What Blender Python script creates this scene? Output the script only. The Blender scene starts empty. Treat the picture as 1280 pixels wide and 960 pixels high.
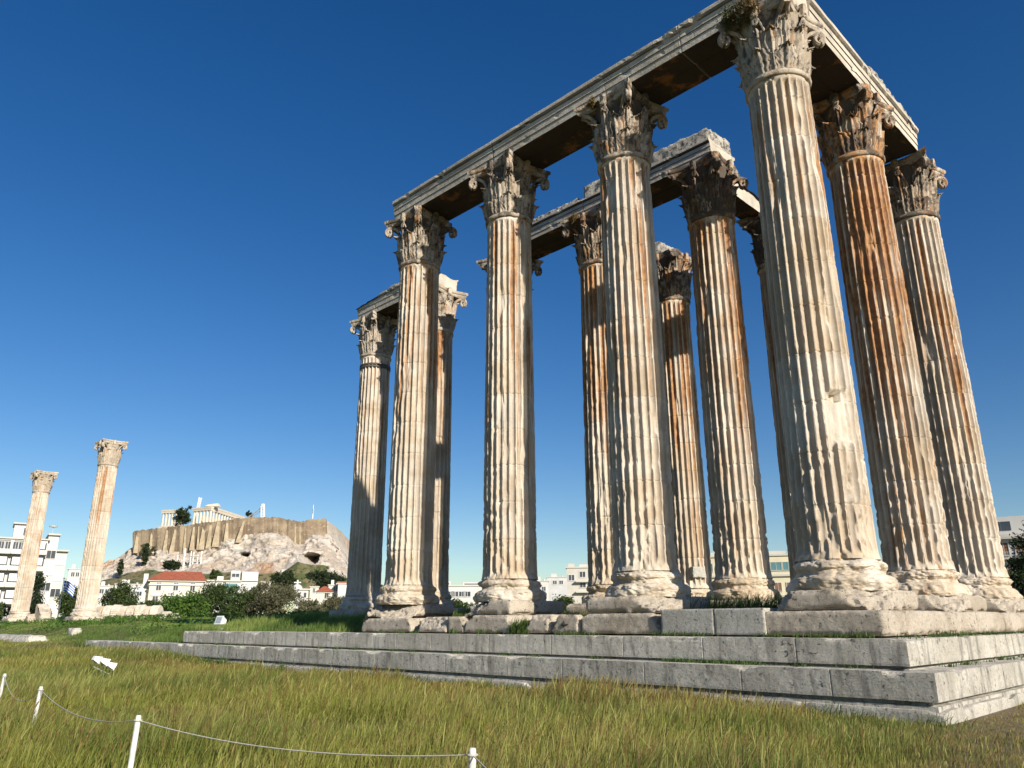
import bpy, math, random
import numpy as np
R_ = math.radians
sc = bpy.context.scene
# ------------------------------------------------------------------ camera, sky, sun, exposure
CAM = np.array([7.7413, -18.6208, -0.4446]); YAW, PIT, ROL, FPX = 0.7852, 0.3014, -0.0034, 960.8
cd = bpy.data.cameras.new('camera'); cam = bpy.data.objects.new('camera', cd); sc.collection.objects.link(cam)
cam.location = CAM; cam.rotation_mode = 'XYZ'
from mathutils import Matrix, Vector
cam.matrix_world = Matrix.Translation(CAM) @ Matrix.Rotation(YAW, 4, 'Z') @ Matrix.Rotation(math.pi/2+PIT, 4, 'X') @ Matrix.Rotation(ROL, 4, 'Z')
cd.sensor_width = 36; cd.lens = FPX/1280*36; cd.clip_end = 5000; cd.clip_start = 0.05
sc.camera = cam
SUN_AZ, SUN_EL = -9.5, 24.6
w = bpy.data.worlds.new('World'); sc.world = w; w.use_nodes = True
nt = w.node_tree; bg = nt.nodes['Background']
sky = nt.nodes.new('ShaderNodeTexSky'); sky.sky_type = 'NISHITA'; sky.sun_disc = False
sky.sun_elevation = R_(SUN_EL); sky.sun_rotation = R_(90-SUN_AZ)
sky.air_density = 1.0; sky.dust_density = 0.35; sky.ozone_density = 2.2; sky.altitude = 100
hs = nt.nodes.new('ShaderNodeHueSaturation'); hs.inputs['Saturation'].default_value = 1.38; hs.inputs['Hue'].default_value = 0.51; hs.inputs['Value'].default_value = 1.0
nt.links.new(sky.outputs[0], hs.inputs['Color']); nt.links.new(hs.outputs[0], bg.inputs[0]); bg.inputs[1].default_value = 0.077
sd = bpy.data.lights.new('sun', 'SUN'); sd.energy = 5.0; sd.angle = R_(0.5); sd.color = (1.0, 0.92, 0.80)
sun = bpy.data.objects.new('sun', sd); sc.collection.objects.link(sun)
_a, _e = R_(SUN_AZ), R_(SUN_EL)
sun.rotation_euler = Vector((math.cos(_a)*math.cos(_e), math.sin(_a)*math.cos(_e), math.sin(_e))).to_track_quat('Z', 'Y').to_euler()
sun.location = (60, -10, 40)
vs = sc.view_settings; vs.view_transform = 'Standard'; vs.look = 'None'; vs.gamma = 1; vs.use_curve_mapping = False; vs.exposure = 0.48
sc.cycles.max_bounces = 6; sc.cycles.diffuse_bounces = 2; sc.cycles.transparent_max_bounces = 4

# ------------------------------------------------------------------ helpers
def rotm(y, p, r):
    f = np.array([-np.sin(y)*np.cos(p), np.cos(y)*np.cos(p), np.sin(p)]); ri = np.array([np.cos(y), np.sin(y), 0]); u = np.cross(ri, f)
    c, s = np.cos(r), np.sin(r)
    return np.array([c*ri+s*u, -s*ri+c*u, f])
CM = rotm(YAW, PIT, ROL)
FH = np.array([-math.sin(YAW), math.cos(YAW), 0]); RH = np.array([math.cos(YAW), math.sin(YAW), 0])
def at(px, py, D):
    """a point of the survey: sight line through a picture point, at forward distance D"""
    r = np.array([(px-640)/FPX, -(py-480)/FPX, 1.0]) @ CM
    return CAM + r*(D/(r@FH))
def seen(P):
    d = (np.asarray(P, float)-CAM) @ CM.T
    z = np.maximum(d[..., 2], 1e-3)
    return 640+FPX*d[..., 0]/z, 480-FPX*d[..., 1]/z, d[..., 2]
def _h(ix, iy, iz, s):
    h = (ix.astype(np.uint64)*np.uint64(374761393) + iy.astype(np.uint64)*np.uint64(668265263) + iz.astype(np.uint64)*np.uint64(2246822519) + np.uint64(s*3266489917 % (1 << 40)))
    h = (h ^ (h >> np.uint64(13)))*np.uint64(1274126177); h = h ^ (h >> np.uint64(16)); h = h*np.uint64(2654435761)
    return ((h >> np.uint64(20)) & np.uint64(0xFFFFF)).astype(float)/0xFFFFF
def vn(P, seed=0):
    P = np.asarray(P, float)+1000.0
    i = np.floor(P).astype(np.int64); f = P-i; u = f*f*(3-2*f); o = 0
    for dx in (0, 1):
        for dy in (0, 1):
            for dz in (0, 1):
                o = o + _h(i[..., 0]+dx, i[..., 1]+dy, i[..., 2]+dz, seed)*np.where(dx, u[..., 0], 1-u[..., 0])*np.where(dy, u[..., 1], 1-u[..., 1])*np.where(dz, u[..., 2], 1-u[..., 2])
    return o
def fbm(P, seed=0, octs=4, gain=.5):
    a, s, n = 1., 0., 0.
    P = np.asarray(P, float)
    for k in range(octs):
        s = s+a*vn(P*2.03**k, seed+k*17); n += a; a *= gain
    return s/n
def mesh(name, V, F, smooth=False):
    V = np.asarray(V, np.float32)
    me = bpy.data.meshes.new(name)
    if isinstance(F, np.ndarray):
        nf, k = F.shape
        me.vertices.add(len(V)); me.vertices.foreach_set('co', V.ravel())
        me.loops.add(nf*k); me.loops.foreach_set('vertex_index', F.astype(np.int32).ravel())
        me.polygons.add(nf); me.polygons.foreach_set('loop_start', np.arange(0, nf*k, k, dtype=np.int32))
        try: me.polygons.foreach_set('loop_total', np.full(nf, k, np.int32))
        except Exception: pass
        me.update(calc_edges=True)
    else:
        me.from_pydata([tuple(v) for v in V.tolist()], [], F)
    if smooth: me.polygons.foreach_set('use_smooth', [True]*len(me.polygons))
    me.update()
    return me
COL = sc.collection
def put(name, me, mat=None, parent=None, loc=(0, 0, 0), rz=0., props=None):
    o = bpy.data.objects.new(name, me); COL.objects.link(o); o.location = loc; o.rotation_euler = (0, 0, rz)
    if mat and me and not me.materials: me.materials.append(mat)
    if parent: o.parent = parent
    if props:
        for k, v in props.items(): o[k] = v
    return o
def empty(name, loc, rz=0., **p):
    o = put(name, None, loc=loc, rz=rz); o.empty_display_size = .3
    tag(o, **p); return o
def tag(o, label=None, cat=None, group=None, kind=None):
    if label: o['label'] = label
    if cat: o['category'] = cat
    if group: o['group'] = group
    if kind or cat: o['kind'] = kind or 'thing'
    return o
def grid_faces(nu, nv, wrap=False):
    """nu rows x nv columns, index = i*nv+j"""
    j = np.arange(nv if wrap else nv-1); i = np.arange(nu-1)
    I, J = np.meshgrid(i, j, indexing='ij'); J2 = (J+1) % nv
    return np.stack([I*nv+J, I*nv+J2, (I+1)*nv+J2, (I+1)*nv+J], -1).reshape(-1, 4)
class MB:
    def __init__(s): s.v = []; s.f = []; s.n = 0
    def add(s, V, F):
        V = np.asarray(V, float); s.v.append(V); s.f += [[i+s.n for i in f] for f in (F.tolist() if isinstance(F, np.ndarray) else F)]; s.n += len(V)
        return s
    def box(s, x0, x1, y0, y1, z0, z1):
        V = [(x, y, z) for z in (z0, z1) for x, y in ((x0, y0), (x1, y0), (x1, y1), (x0, y1))]
        return s.add(V, [(3, 2, 1, 0), (4, 5, 6, 7), (0, 1, 5, 4), (1, 2, 6, 5), (2, 3, 7, 6), (3, 0, 4, 7)])
    def hexa(s, lo, hi):
        return s.add(list(lo)+list(hi), [(3, 2, 1, 0), (4, 5, 6, 7), (0, 1, 5, 4), (1, 2, 6, 5), (2, 3, 7, 6), (3, 0, 4, 7)])
    def tube(s, pts, rad, n=8, cap=True):
        pts = np.asarray(pts, float); m = len(pts); rad = np.broadcast_to(np.asarray(rad, float), (m,))
        T = np.gradient(pts, axis=0) if m > 1 else pts; T = T/np.maximum(np.linalg.norm(T, axis=1, keepdims=True), 1e-9)
        up = np.array([0, 0, 1.]) if abs(T[0, 2]) < .9 else np.array([1., 0, 0])
        V = []
        for k in range(m):
            a = np.cross(T[k], up); a /= max(np.linalg.norm(a), 1e-9); b = np.cross(a, T[k])
            for q in range(n): t = 2*math.pi*q/n; V.append(pts[k]+rad[k]*(math.cos(t)*a+math.sin(t)*b))
        F = grid_faces(m, n, True).tolist()
        if cap: F += [list(range(n)), list(range((m-1)*n, m*n))[::-1]]
        return s.add(V, F)
    def lathe(s, prof, n=24):
        th = np.arange(n)/n*2*math.pi; prof = np.asarray(prof, float)
        V = np.stack([prof[:, None, 0]*np.cos(th), prof[:, None, 0]*np.sin(th), np.repeat(prof[:, 1:2], n, 1)], -1).reshape(-1, 3)
        return s.add(V, grid_faces(len(prof), n, True))
    def me(s, name, smooth=False): return mesh(name, np.concatenate(s.v), s.f, smooth)

# ------------------------------------------------------------------ materials
class NT:
    def __init__(s, name):
        s.m = bpy.data.materials.new(name); s.m.use_nodes = True; s.t = s.m.node_tree
        s.b = s.t.nodes['Principled BSDF']; s.b.inputs['Roughness'].default_value = .9; s.b.inputs['Specular IOR Level'].default_value = .25
    def N(s, ty, **k):
        n = s.t.nodes.new(ty)
        for a, v in k.items(): setattr(n, a, v)
        return n
    def L(s, a, b): s.t.links.new(a, b)
    def coord(s, kind='Object'):
        tc = s.N('ShaderNodeTexCoord'); oi = s.N('ShaderNodeObjectInfo'); m = s.N('ShaderNodeMath', operation='MULTIPLY'); m.inputs[1].default_value = 57.
        s.L(oi.outputs['Random'], m.inputs[0]); v = s.N('ShaderNodeVectorMath', operation='ADD'); s.L(tc.outputs[kind], v.inputs[0]); s.L(m.outputs[0], v.inputs[1]); return v.outputs[0]
    def sc(s, vec, sx, sy, sz):
        m = s.N('ShaderNodeVectorMath', operation='MULTIPLY'); s.L(vec, m.inputs[0]); m.inputs[1].default_value = (sx, sy, sz); return m.outputs[0]
    def noise(s, vec, scale, det=4, rough=.6, lo=None, hi=None):
        n = s.N('ShaderNodeTexNoise'); n.inputs['Scale'].default_value = scale; n.inputs['Detail'].default_value = det; n.inputs['Roughness'].default_value = rough
        s.L(vec, n.inputs['Vector']); o = n.outputs['Fac']
        return o if lo is None else s.ramp(o, lo, hi)
    def ramp(s, v, lo, hi):
        m = s.N('ShaderNodeMapRange'); m.interpolation_type = 'SMOOTHSTEP'; s.L(v, m.inputs[0]); m.inputs[1].default_value = lo; m.inputs[2].default_value = hi; return m.outputs[0]
    def math(s, op, a, b=None):
        m = s.N('ShaderNodeMath', operation=op); m.use_clamp = op in ('ADD', 'SUBTRACT', 'MULTIPLY') and False
        for i, x in enumerate((a, b)):
            if x is None: continue
            if isinstance(x, (int, float)): m.inputs[i].default_value = x
            else: s.L(x, m.inputs[i])
        return m.outputs[0]
    def mix(s, f, a, b, mode='MIX'):
        m = s.N('ShaderNodeMix', data_type='RGBA', blend_type=mode)
        for i, x in ((0, f), (6, a), (7, b)):
            if isinstance(x, (int, float)): m.inputs[i].default_value = x
            elif isinstance(x, tuple): m.inputs[i].default_value = (*x, 1)
            else: s.L(x, m.inputs[i])
        return m.outputs[2]
    def attr(s, name, ty='OBJECT', out='Fac'):
        n = s.N('ShaderNodeAttribute', attribute_type=ty, attribute_name=name); return n.outputs[out]
    def bump(s, h, dist, strength=1.0, prev=None):
        b = s.N('ShaderNodeBump'); b.inputs['Distance'].default_value = dist; b.inputs['Strength'].default_value = strength; s.L(h, b.inputs['Height'])
        if prev: s.L(prev, b.inputs['Normal'])
        return b.outputs[0]
    def done(s, col, nrm=None):
        if isinstance(col, tuple): s.b.inputs['Base Color'].default_value = (*col, 1)
        else: s.L(col, s.b.inputs['Base Color'])
        if nrm: s.L(nrm, s.b.inputs['Normal'])
        return s.m
def column_marble():
    k = NT('column_marble'); v = k.coord()
    pale, tan, grey = (.66, .59, .49), (.52, .43, .32), (.27, .24, .21)
    c = k.mix(k.noise(v, .9, 5, .62, .42, .62), pale, tan)
    # drums: tint steps with height
    sep = k.N('ShaderNodeSeparateXYZ'); tc = k.N('ShaderNodeTexCoord'); k.L(tc.outputs['Object'], sep.inputs[0])
    dz = k.math('FLOOR', k.math('DIVIDE', k.math('SUBTRACT', sep.outputs[2], 1.12), 1.25))
    oi = k.N('ShaderNodeObjectInfo'); wn = k.N('ShaderNodeTexWhiteNoise', noise_dimensions='2D'); cmb = k.N('ShaderNodeCombineXYZ'); k.L(dz, cmb.inputs[0]); k.L(oi.outputs['Random'], cmb.inputs[1]); k.L(cmb.outputs[0], wn.inputs['Vector'])
    c = k.mix(k.math('MULTIPLY', k.ramp(wn.outputs['Value'], .55, 1.), .42), c, (.50, .36, .20))
    st = k.noise(k.sc(v, 2.6, 2.6, .30), 1., 5, .65, .44, .66)
    c = k.mix(k.math('MULTIPLY', st, .45), c, grey)
    c = k.mix(k.math('MULTIPLY', k.noise(v, 2.2, 6, .7, .54, .68), .55), c, (.66, .60, .50))
    # rust: streaks in the flutes, strongest high up
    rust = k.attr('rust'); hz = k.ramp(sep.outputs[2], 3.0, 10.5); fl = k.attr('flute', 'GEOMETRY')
    s2 = k.noise(k.sc(v, 3.4, 3.4, .16), 1., 5, .7)
    s2 = k.math('ADD', s2, k.math('MULTIPLY', rust, .20)); s2 = k.math('ADD', s2, k.math('MULTIPLY', hz, .16)); s2 = k.math('ADD', s2, k.math('MULTIPLY', fl, .05))
    f = k.ramp(s2, .755, .875)
    rc = k.mix(k.noise(v, 5., 4, .6, .35, .65), (.28, .10, .025), (.48, .235, .07)); rc = k.mix(k.noise(k.sc(v, 4, 4, .8), 1.3, 4, .6, .56, .70), rc, (.16, .075, .03))
    c = k.mix(k.math('MULTIPLY', f, .88), c, rc)
    c = k.mix(k.math('MULTIPLY', fl, .22), c, (.22, .17, .125))  # shade painted into the flutes: hollows coloured darker by depth
    # sooty streaks
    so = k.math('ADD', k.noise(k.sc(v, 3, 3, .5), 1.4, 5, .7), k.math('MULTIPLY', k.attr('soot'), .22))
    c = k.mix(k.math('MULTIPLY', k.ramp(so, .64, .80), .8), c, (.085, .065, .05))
    pit = k.noise(v, 22., 3, .6, .60, .68); c = k.mix(k.math('MULTIPLY', pit, .3), c, (.25, .20, .15))
    n = k.bump(k.noise(v, 40., 5, .75), .02, .9); n = k.bump(k.noise(v, 12., 6, .75), .022, .7, n)
    return k.done(c, n)
def carved_marble():
    k = NT('carved_marble'); v = k.coord()
    c = k.mix(k.noise(v, 1.3, 5, .62, .38, .62), (.52, .45, .36), (.38, .315, .235))
    c = k.mix(k.noise(v, 3., 5, .65, .52, .66), c, (.30, .27, .235))
    s2 = k.math('ADD', k.noise(k.sc(v, 2.4, 2.4, .9), 1., 5, .7), k.math('MULTIPLY', k.attr('rust'), .2)); f = k.ramp(s2, .60, .74)
    c = k.mix(k.math('MULTIPLY', f, .85), c, (.42, .20, .07))
    so = k.math('ADD', k.noise(v, 2.2, 5, .7), k.math('MULTIPLY', k.attr('soot'), .28))
    c = k.mix(k.math('MULTIPLY', k.ramp(so, .62, .78), .88), c, (.075, .06, .048))
    n = k.bump(k.noise(v, 26., 5, .7), .03, .9); return k.done(c, n)
def beam_marble(name, base, dark, soffit=True):
    k = NT(name); v = k.coord()
    c = k.mix(k.noise(v, .7, 5, .62, .40, .62), base, dark)
    c = k.mix(k.math('MULTIPLY', k.noise(k.sc(v, 1, 1, .5), 2.4, 6, .7, .52, .68), .6), c, (.27, .255, .225))
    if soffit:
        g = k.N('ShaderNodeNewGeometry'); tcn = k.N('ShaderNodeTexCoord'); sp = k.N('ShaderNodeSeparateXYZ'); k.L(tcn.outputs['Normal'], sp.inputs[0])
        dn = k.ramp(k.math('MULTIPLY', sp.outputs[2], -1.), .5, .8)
        sc_ = k.mix(k.noise(k.sc(v, 1, 1, 1), 1.1, 5, .65, .54, .66), (.050, .038, .030), (.24, .11, .04)); c = k.mix(dn, c, sc_)  # stained underside; its near-black tone is shade put into the colour
    n = k.bump(k.noise(v, 28., 5, .7), .02, .8); n = k.bump(k.noise(v, 5., 5, .65), .06, .5, n); return k.done(c, n)
def step_stone(name, base, dark, bw=1.35, streak=True, face='x'):
    k = NT(name); v = k.coord()
    c = k.mix(k.noise(v, .8, 6, .65, .40, .62), base, dark)
    if streak: c = k.mix(k.math('MULTIPLY', k.noise(k.sc(v, 2.4, 2.4, .35), 1.6, 6, .7, .48, .66), .65), c, (.17, .16, .14))
    c = k.mix(k.noise(v, 7., 6, .75, .57, .66), c, (.12, .115, .10)); c = k.mix(k.math('MULTIPLY', k.noise(v, 26., 4, .7, .54, .64), .5), c, (.14, .13, .115))
    c = k.mix(k.math('MULTIPLY', k.noise(v, 3.1, 5, .7, .60, .74), .5), c, (.46, .36, .24))
    n = k.bump(k.noise(v, 40., 5, .8), .03, 1.); n = k.bump(k.noise(k.sc(v, 1, 1, 1), 6., 6, .75), .08, .8, n); return k.done(c, n)
def plain(name, col, rough=.8, var=.12, scale=3., spec=.25, metal=0.):
    k = NT(name); v = k.coord(); k.b.inputs['Roughness'].default_value = rough; k.b.inputs['Specular IOR Level'].default_value = spec; k.b.inputs['Metallic'].default_value = metal
    c = k.mix(k.noise(v, scale, 4, .6, .3, .7), tuple(x*(1-var) for x in col), tuple(min(1, x*(1+var)) for x in col))
    return k.done(c)
M_COL = column_marble(); M_CARV = carved_marble()
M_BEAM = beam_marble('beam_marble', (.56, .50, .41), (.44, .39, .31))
def rubble():
    k = NT('rubble_marble'); v = k.coord(); c = k.mix(k.noise(v, 1.5, 5, .65, .40, .6), (.56, .52, .44), (.36, .33, .28)); c = k.mix(k.noise(v, 6., 5, .75, .50, .60), c, (.10, .085, .07))
    return k.done(c, k.bump(k.noise(v, 7., 6, .8), .12, 1.))
M_RUB = rubble()
M_STEP = step_stone('step_stone', (.68, .64, .555), (.53, .495, .42)); M_BLOCK = step_stone('block_stone', (.60, .525, .425), (.47, .40, .31), streak=False)
M_NEWB = step_stone('pale_block_stone', (.55, .53, .47), (.46, .44, .38), streak=False)

# ------------------------------------------------------------------ terrain
def sstep(x, a, b):
    t = np.clip((x-a)/(b-a), 0, 1); return t*t*(3-2*t)
def H(x, y):
    x = np.asarray(x, float); y = np.asarray(y, float)
    south = -2.20+.12*(fbm(np.stack([x*.12, y*.12, 0*x], -1), 5, 3)-.5)
    south = south+.30*sstep(-x, 18, 36)*sstep(y, -9, -2.5)+.35*sstep(-x, 36, 50)*sstep(y, -10, -3)
    inner = np.full_like(x, -.36)+.1*(fbm(np.stack([x*.3, y*.3, 0*x+3], -1), 6, 3)-.5)
    # the bank west of the stylobate
    rise = -.90+.60*sstep(y, -1.2, 1.8)+.34*sstep(y, 1.5, 9)
    rise = np.where(x < -31.7, -1.50+.95*sstep(y, -2.2, 2.5)+.5*sstep(y, 2, 9), rise)
    rise = rise+.12*(fbm(np.stack([x*.25, y*.25, 0*x+9], -1), 8, 3)-.5)
    wst = sstep(-x, 17.6, 18.4)
    inn = inner*(1-wst)+rise*wst
    edge = np.where(x < -31.7, sstep(y, -2.6, -1.9), sstep(y, -1.25, -.95)) * sstep(-x, -1.15, -.9)
    z = south*(1-edge)+inn*edge
    far = sstep(np.hypot(x, y), 95, 140); z = z*(1-far)+(-.6)*far
    return z
def axis(lo, hi, dense, step, g=1.13, mx=4000):
    a = [lo]
    core = []
    x = lo
    while x < hi:
        core.append(x); s = step
        for d0, d1, st in dense:
            if d0 <= x < d1: s = st
        x += s
    core.append(hi)
    s = step; r = []; x = hi
    while x < mx: s *= g; x += s; r.append(x)
    s = step; l = []; x = lo
    while x > -mx: s *= g; x -= s; l.append(x)
    return np.array(l[::-1]+core+r)
xs = axis(-100, 25, [(.6, 3.2, .1), (-33, -31, .25), (-18.6, -17.4, .2)], 1.0); ys = axis(-24, 30, [(-3.2, -.6, .09), (-.6, 10, .5)], 1.0)
X, Y = np.meshgrid(xs, ys, indexing='xy'); Z = H(X, Y)
k = NT('meadow_soil'); v = k.coord('Object')
c = k.mix(k.noise(v, .35, 5, .6, .38, .62), (.115, .12, .035), (.19, .165, .065)); c = k.mix(k.noise(v, 3., 5, .7, .45, .65), c, (.075, .09, .025))
dirt = k.attr('dirt', 'GEOMETRY'); dn = k.ramp(k.math('ADD', dirt, k.math('MULTIPLY', k.math('SUBTRACT', k.noise(v, 1.6, 6, .7), .5), 1.2)), .35, .6)
dc = k.mix(k.noise(v, 9., 5, .7, .4, .65), (.16, .115, .075), (.26, .20, .14)); c = k.mix(k.math('MULTIPLY', dn, .8), c, dc)
M_SOIL = k.done(c, k.bump(k.noise(v, 14., 6, .75), .06, 1.))
gme = mesh('ground', np.stack([X, Y, Z], -1).reshape(-1, 3), grid_faces(len(ys), len(xs)), True)
def dirtf(x, y):   # the trodden corner beside the platform
    return sstep(x+.25*(y+6), 2.0, 5.4)*(1-sstep(np.abs(y+5), 5, 9))
at_ = gme.attributes.new('dirt', 'FLOAT', 'POINT'); at_.data.foreach_set('value', dirtf(X, Y).ravel().astype(np.float32))
tag(put('ground', gme, M_SOIL), kind='structure')

# ------------------------------------------------------------------ stone pieces
def dense_box(x0, x1, y0, y1, z0, z1, res):
    nx, ny, nz = (max(2, int(round((b-a)/res))+1) for a, b in ((x0, x1), (y0, y1), (z0, z1)))
    X1, Y1, Z1 = np.linspace(x0, x1, nx), np.linspace(y0, y1, ny), np.linspace(z0, z1, nz)
    idx = {}; V = []; F = []
    def vid(i, j, k_):
        q = (i, j, k_)
        if q not in idx: idx[q] = len(V); V.append((X1[i], Y1[j], Z1[k_]))
        return idx[q]
    for j in range(ny-1):
        for i in range(nx-1):
            F.append((vid(i, j, 0), vid(i, j+1, 0), vid(i+1, j+1, 0), vid(i+1, j, 0))); F.append((vid(i, j, nz-1), vid(i+1, j, nz-1), vid(i+1, j+1, nz-1), vid(i, j+1, nz-1)))
    for k_ in range(nz-1):
        for i in range(nx-1):
            F.append((vid(i, 0, k_), vid(i+1, 0, k_), vid(i+1, 0, k_+1), vid(i, 0, k_+1))); F.append((vid(i, ny-1, k_), vid(i, ny-1, k_+1), vid(i+1, ny-1, k_+1), vid(i+1, ny-1, k_)))
        for j in range(ny-1):
            F.append((vid(0, j, k_), vid(0, j, k_+1), vid(0, j+1, k_+1), vid(0, j+1, k_))); F.append((vid(nx-1, j, k_), vid(nx-1, j+1, k_), vid(nx-1, j+1, k_+1), vid(nx-1, j, k_+1)))
    return np.array(V), np.array(F)
def rough(V, cuts, seed, amp=.02, camp=.10, edge=.03, box=None):
    """clip a dense box by planes (n, d), wear its edges and roughen it"""
    V = V.copy(); cutm = np.zeros(len(V))
    off = (fbm(V*3.0, seed+5, 6, .6)-.5)+(np.abs(fbm(V*5, seed+6, 4)-.5)*1.2-.12)
    for n, d in cuts:
        n = np.array(n, float); ln_ = np.linalg.norm(n); n /= ln_; d = d/ln_
        q = V@n-d-off*camp*2.2
        m = np.clip(q, 0, None); V -= m[:, None]*n; cutm = np.maximum(cutm, np.minimum(1, m*20))
    if box is not None:
        lo, hi = np.array(box[0::2]), np.array(box[1::2]); c0 = (lo+hi)/2; h = (hi-lo)/2
        q = np.abs((V-c0))/h; dist = (1-q)*h; dist.sort(axis=1); e = np.clip(1-dist[:, 1]/edge, 0, 1)*np.clip(fbm(V*4, seed+9, 3)*2-.55, 0, 1)
        V -= (np.sign(V-c0)*(e*edge*1.2)[:, None])*(np.abs(V-c0)/h > .8)
    d3 = np.stack([fbm(V*9, seed+s, 4, .65)-.5 for s in (1, 2, 3)], -1)
    return V+d3*(amp*2+cutm[:, None]*camp*.8)
def rock(name, box, cuts=(), seed=0, mat=None, parent=None, res=.09, amp=.012, camp=.1, edge=.05, origin=None, rz=0):
    V, F = dense_box(*box, res); V = rough(V, cuts, seed, amp, camp, edge, box)
    o3 = np.array(origin) if origin is not None else np.array([(box[0]+box[1])/2, (box[2]+box[3])/2, box[4]])
    o = put(name, mesh(name, V-o3, F), mat or M_BLOCK, parent, loc=tuple(o3) if parent is None else tuple(o3), rz=rz)
    return o

# ------------------------------------------------------------------ platform
plat = empty('temple_platform', (-15, 4, -2.3), label='long stepped stone platform under the tall ruined temple columns', cat='platform')
PO = np.array([-15, 4, -2.3])
def step_part(name, prof, west, seed, east_n, joints):
    """L-shaped course: prof = list of (outset d, z) from the foot up and over the top; runs west to x=west along y=-d and north along x=+d"""
    P = np.array(prof, float); nd = len(P)
    run = np.arange(west, P[:, 0].max()-.3, .11); rn = np.arange(-P[:, 0].max()+.3, east_n, .14)
    jr = np.array([j+o_ for j in joints for o_ in (-.02, -.006, .006, .02)]); run = np.unique(np.append(run, jr[(jr > west+.05) & (jr < P[:, 0].max()-.35)]))
    je = -jr-3.1; rn = np.unique(np.append(rn, je[(je > rn[0]) & (je < east_n)]))
    V = []; rows = 0
    for x in run:
        V.append(np.stack([np.full(nd, x), -P[:, 0], P[:, 1]], -1)); rows += 1
    V.append(np.stack([P[:, 0], -P[:, 0], P[:, 1]], -1)); rows += 1; corner = rows-1
    for y in rn:
        V.append(np.stack([P[:, 0], np.full(nd, y), P[:, 1]], -1)); rows += 1
    V = np.array(V); A = V.reshape(-1, 3)
    n1 = fbm(A*2.2, seed, 5)-.5; n2 = fbm(A*9, seed+3, 4)-.5
    out = np.zeros_like(A); southy = np.arange(rows)[:, None].repeat(nd, 1).ravel() <= corner; easty = np.arange(rows)[:, None].repeat(nd, 1).ravel() >= corner
    # edge chips at the upper arris
    zt = P[:, 1].max(); top = np.clip(1-(zt-A[:, 2])/.10, 0, 1)*np.clip(1-np.abs(np.maximum(-A[:, 1], A[:, 0])*0+0), 0, 1)
    chip = np.clip(fbm(A*np.array([1.6, 1.6, 3]), seed+7, 4)-.56, 0, 1)*.9
    outer = (np.tile(P[:, 0], rows) > P[:, 0].max()-.12)
    push = -(n1*.004+n2*.014) - chip*.30*outer*top
    jp = np.zeros(len(A))
    for jx in joints:
        jp = np.maximum(jp, np.exp(-((A[:, 0]-jx)/.011)**2)*southy*(A[:, 0] < P[:, 0].max()-.4)); jp = np.maximum(jp, np.exp(-((A[:, 1]-(jx*-1-3.1))/.011)**2)*easty)
    push -= jp*.02*outer
    out[:, 1] -= push*southy; out[:, 0] += push*easty
    out[:, 2] -= chip*.5*outer*top+np.clip(n1, 0, 1)*.02
    A = A+out; V = A
    F = grid_faces(rows, nd)
    # west end face
    V = np.concatenate([V, [[west, -P[-1, 0], P[0, 1]-.3], [west, -P[0, 0], P[0, 1]-.3]]]); fl = F.tolist(); fl.append(list(range(nd-1, -1, -1))[::-1]+[rows*nd, rows*nd+1])
    return put(name, mesh(name, V-PO, [list(f) for f in fl]), M_STEP, plat)
random.seed(4)
def joints(a, b, lo, hi):
    o = []; x = a
    while x < b: o.append(x); x += random.uniform(lo, hi)
    return o
def prof(d, z0, z1, dback, cav, lip=.0):
    p = [(d-.04, z0-.25), (d-.04, z0), (d-.04, z0+cav*.42), (d-.16, z0+cav*.46), (d-.16, z0+cav*.7), (d-.15, z0+cav), (d-.005, z0+cav+.012)]
    for t in np.linspace(.1, 1, 9): p.append((d, z0+cav+.015+(z1-z0-cav-.015)*t))
    for t in np.linspace(0, 1, 8)[1:]: p.append((d-.03-(d-.03-dback)*t, z1))
    return p
step_part('upper_step', prof(1.975, -1.36, -.772, .55, .07), -31.77, 11, 40, joints(-31, 2, 1.0, 2.6))
step_part('lower_step', prof(2.596, -1.98, -1.346, 1.6, .12), -44.0, 21, 40, joints(-43.5, 2, 1.1, 2.8))
step_part('base_ledge', [(2.73, -2.6), (2.68, -2.24), (2.68, -2.14), (2.68, -2.04), (2.67, -1.992), (2.62, -1.99), (2.4, -1.99)], -44.0, 31, 40, joints(-43, 2, 1.2, 2.2))
# dark carved hollows and pits on the corner slab of the upper step
def on_face(px, py, yy):
    r = np.array([(px-640)/FPX, -(py-480)/FPX, 1.0]) @ CM; return CAM+r*((yy-CAM[1])/r[1])
M_PIT = plain('dark_hollow', (.06, .053, .045), .95, .2, 4)
m = MB(); rr_ = random.Random(3)
def arc(px, py, a0, a1, rx, ry, w_=.012):
    w_ *= .7
    m.tube([on_face(px+rx*math.cos(t), py+ry*math.sin(t), -1.972)-PO for t in np.linspace(a0, a1, 9)], w_*np.array([.4, .8, 1, 1.2, 1, 1.1, 1, .7, .3]), 5)
arc(980.5, 802.5, .6, 4.6, 2.6, 2.6, .014); arc(976, 804, .4, 1.8, 3, 3); arc(990, 801, 1.2, 3.0, 5, 5, .013); arc(982.5, 817, -2.4, 2.2, 2.8, 3.6, .017); arc(990.3, 814, .5, 6.2, 2.0, 1.6, .010)
arc(969, 813.5, -.5, 2.4, 1.2, 1.2, .014); arc(997, 815.5, 3.3, 6, 2.2, 1.4, .009); arc(1003, 814, 3.6, 6.4, 2.2, 2, .009); arc(1007, 813, 2, 4.4, 2, 3, .010); arc(1018.5, 814, .2, 2.2, 4, 3, .013); arc(1013.5, 818, 3.8, 6, 2.4, 2, .012)
for i in range(16): px, py = rr_.uniform(988, 1024), rr_.uniform(814, 827); a = rr_.uniform(0, 6); arc(px, py, a, a+1.5, rr_.uniform(.5, 1.4), rr_.uniform(.5, 1.2), rr_.uniform(.004, .009))
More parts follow.
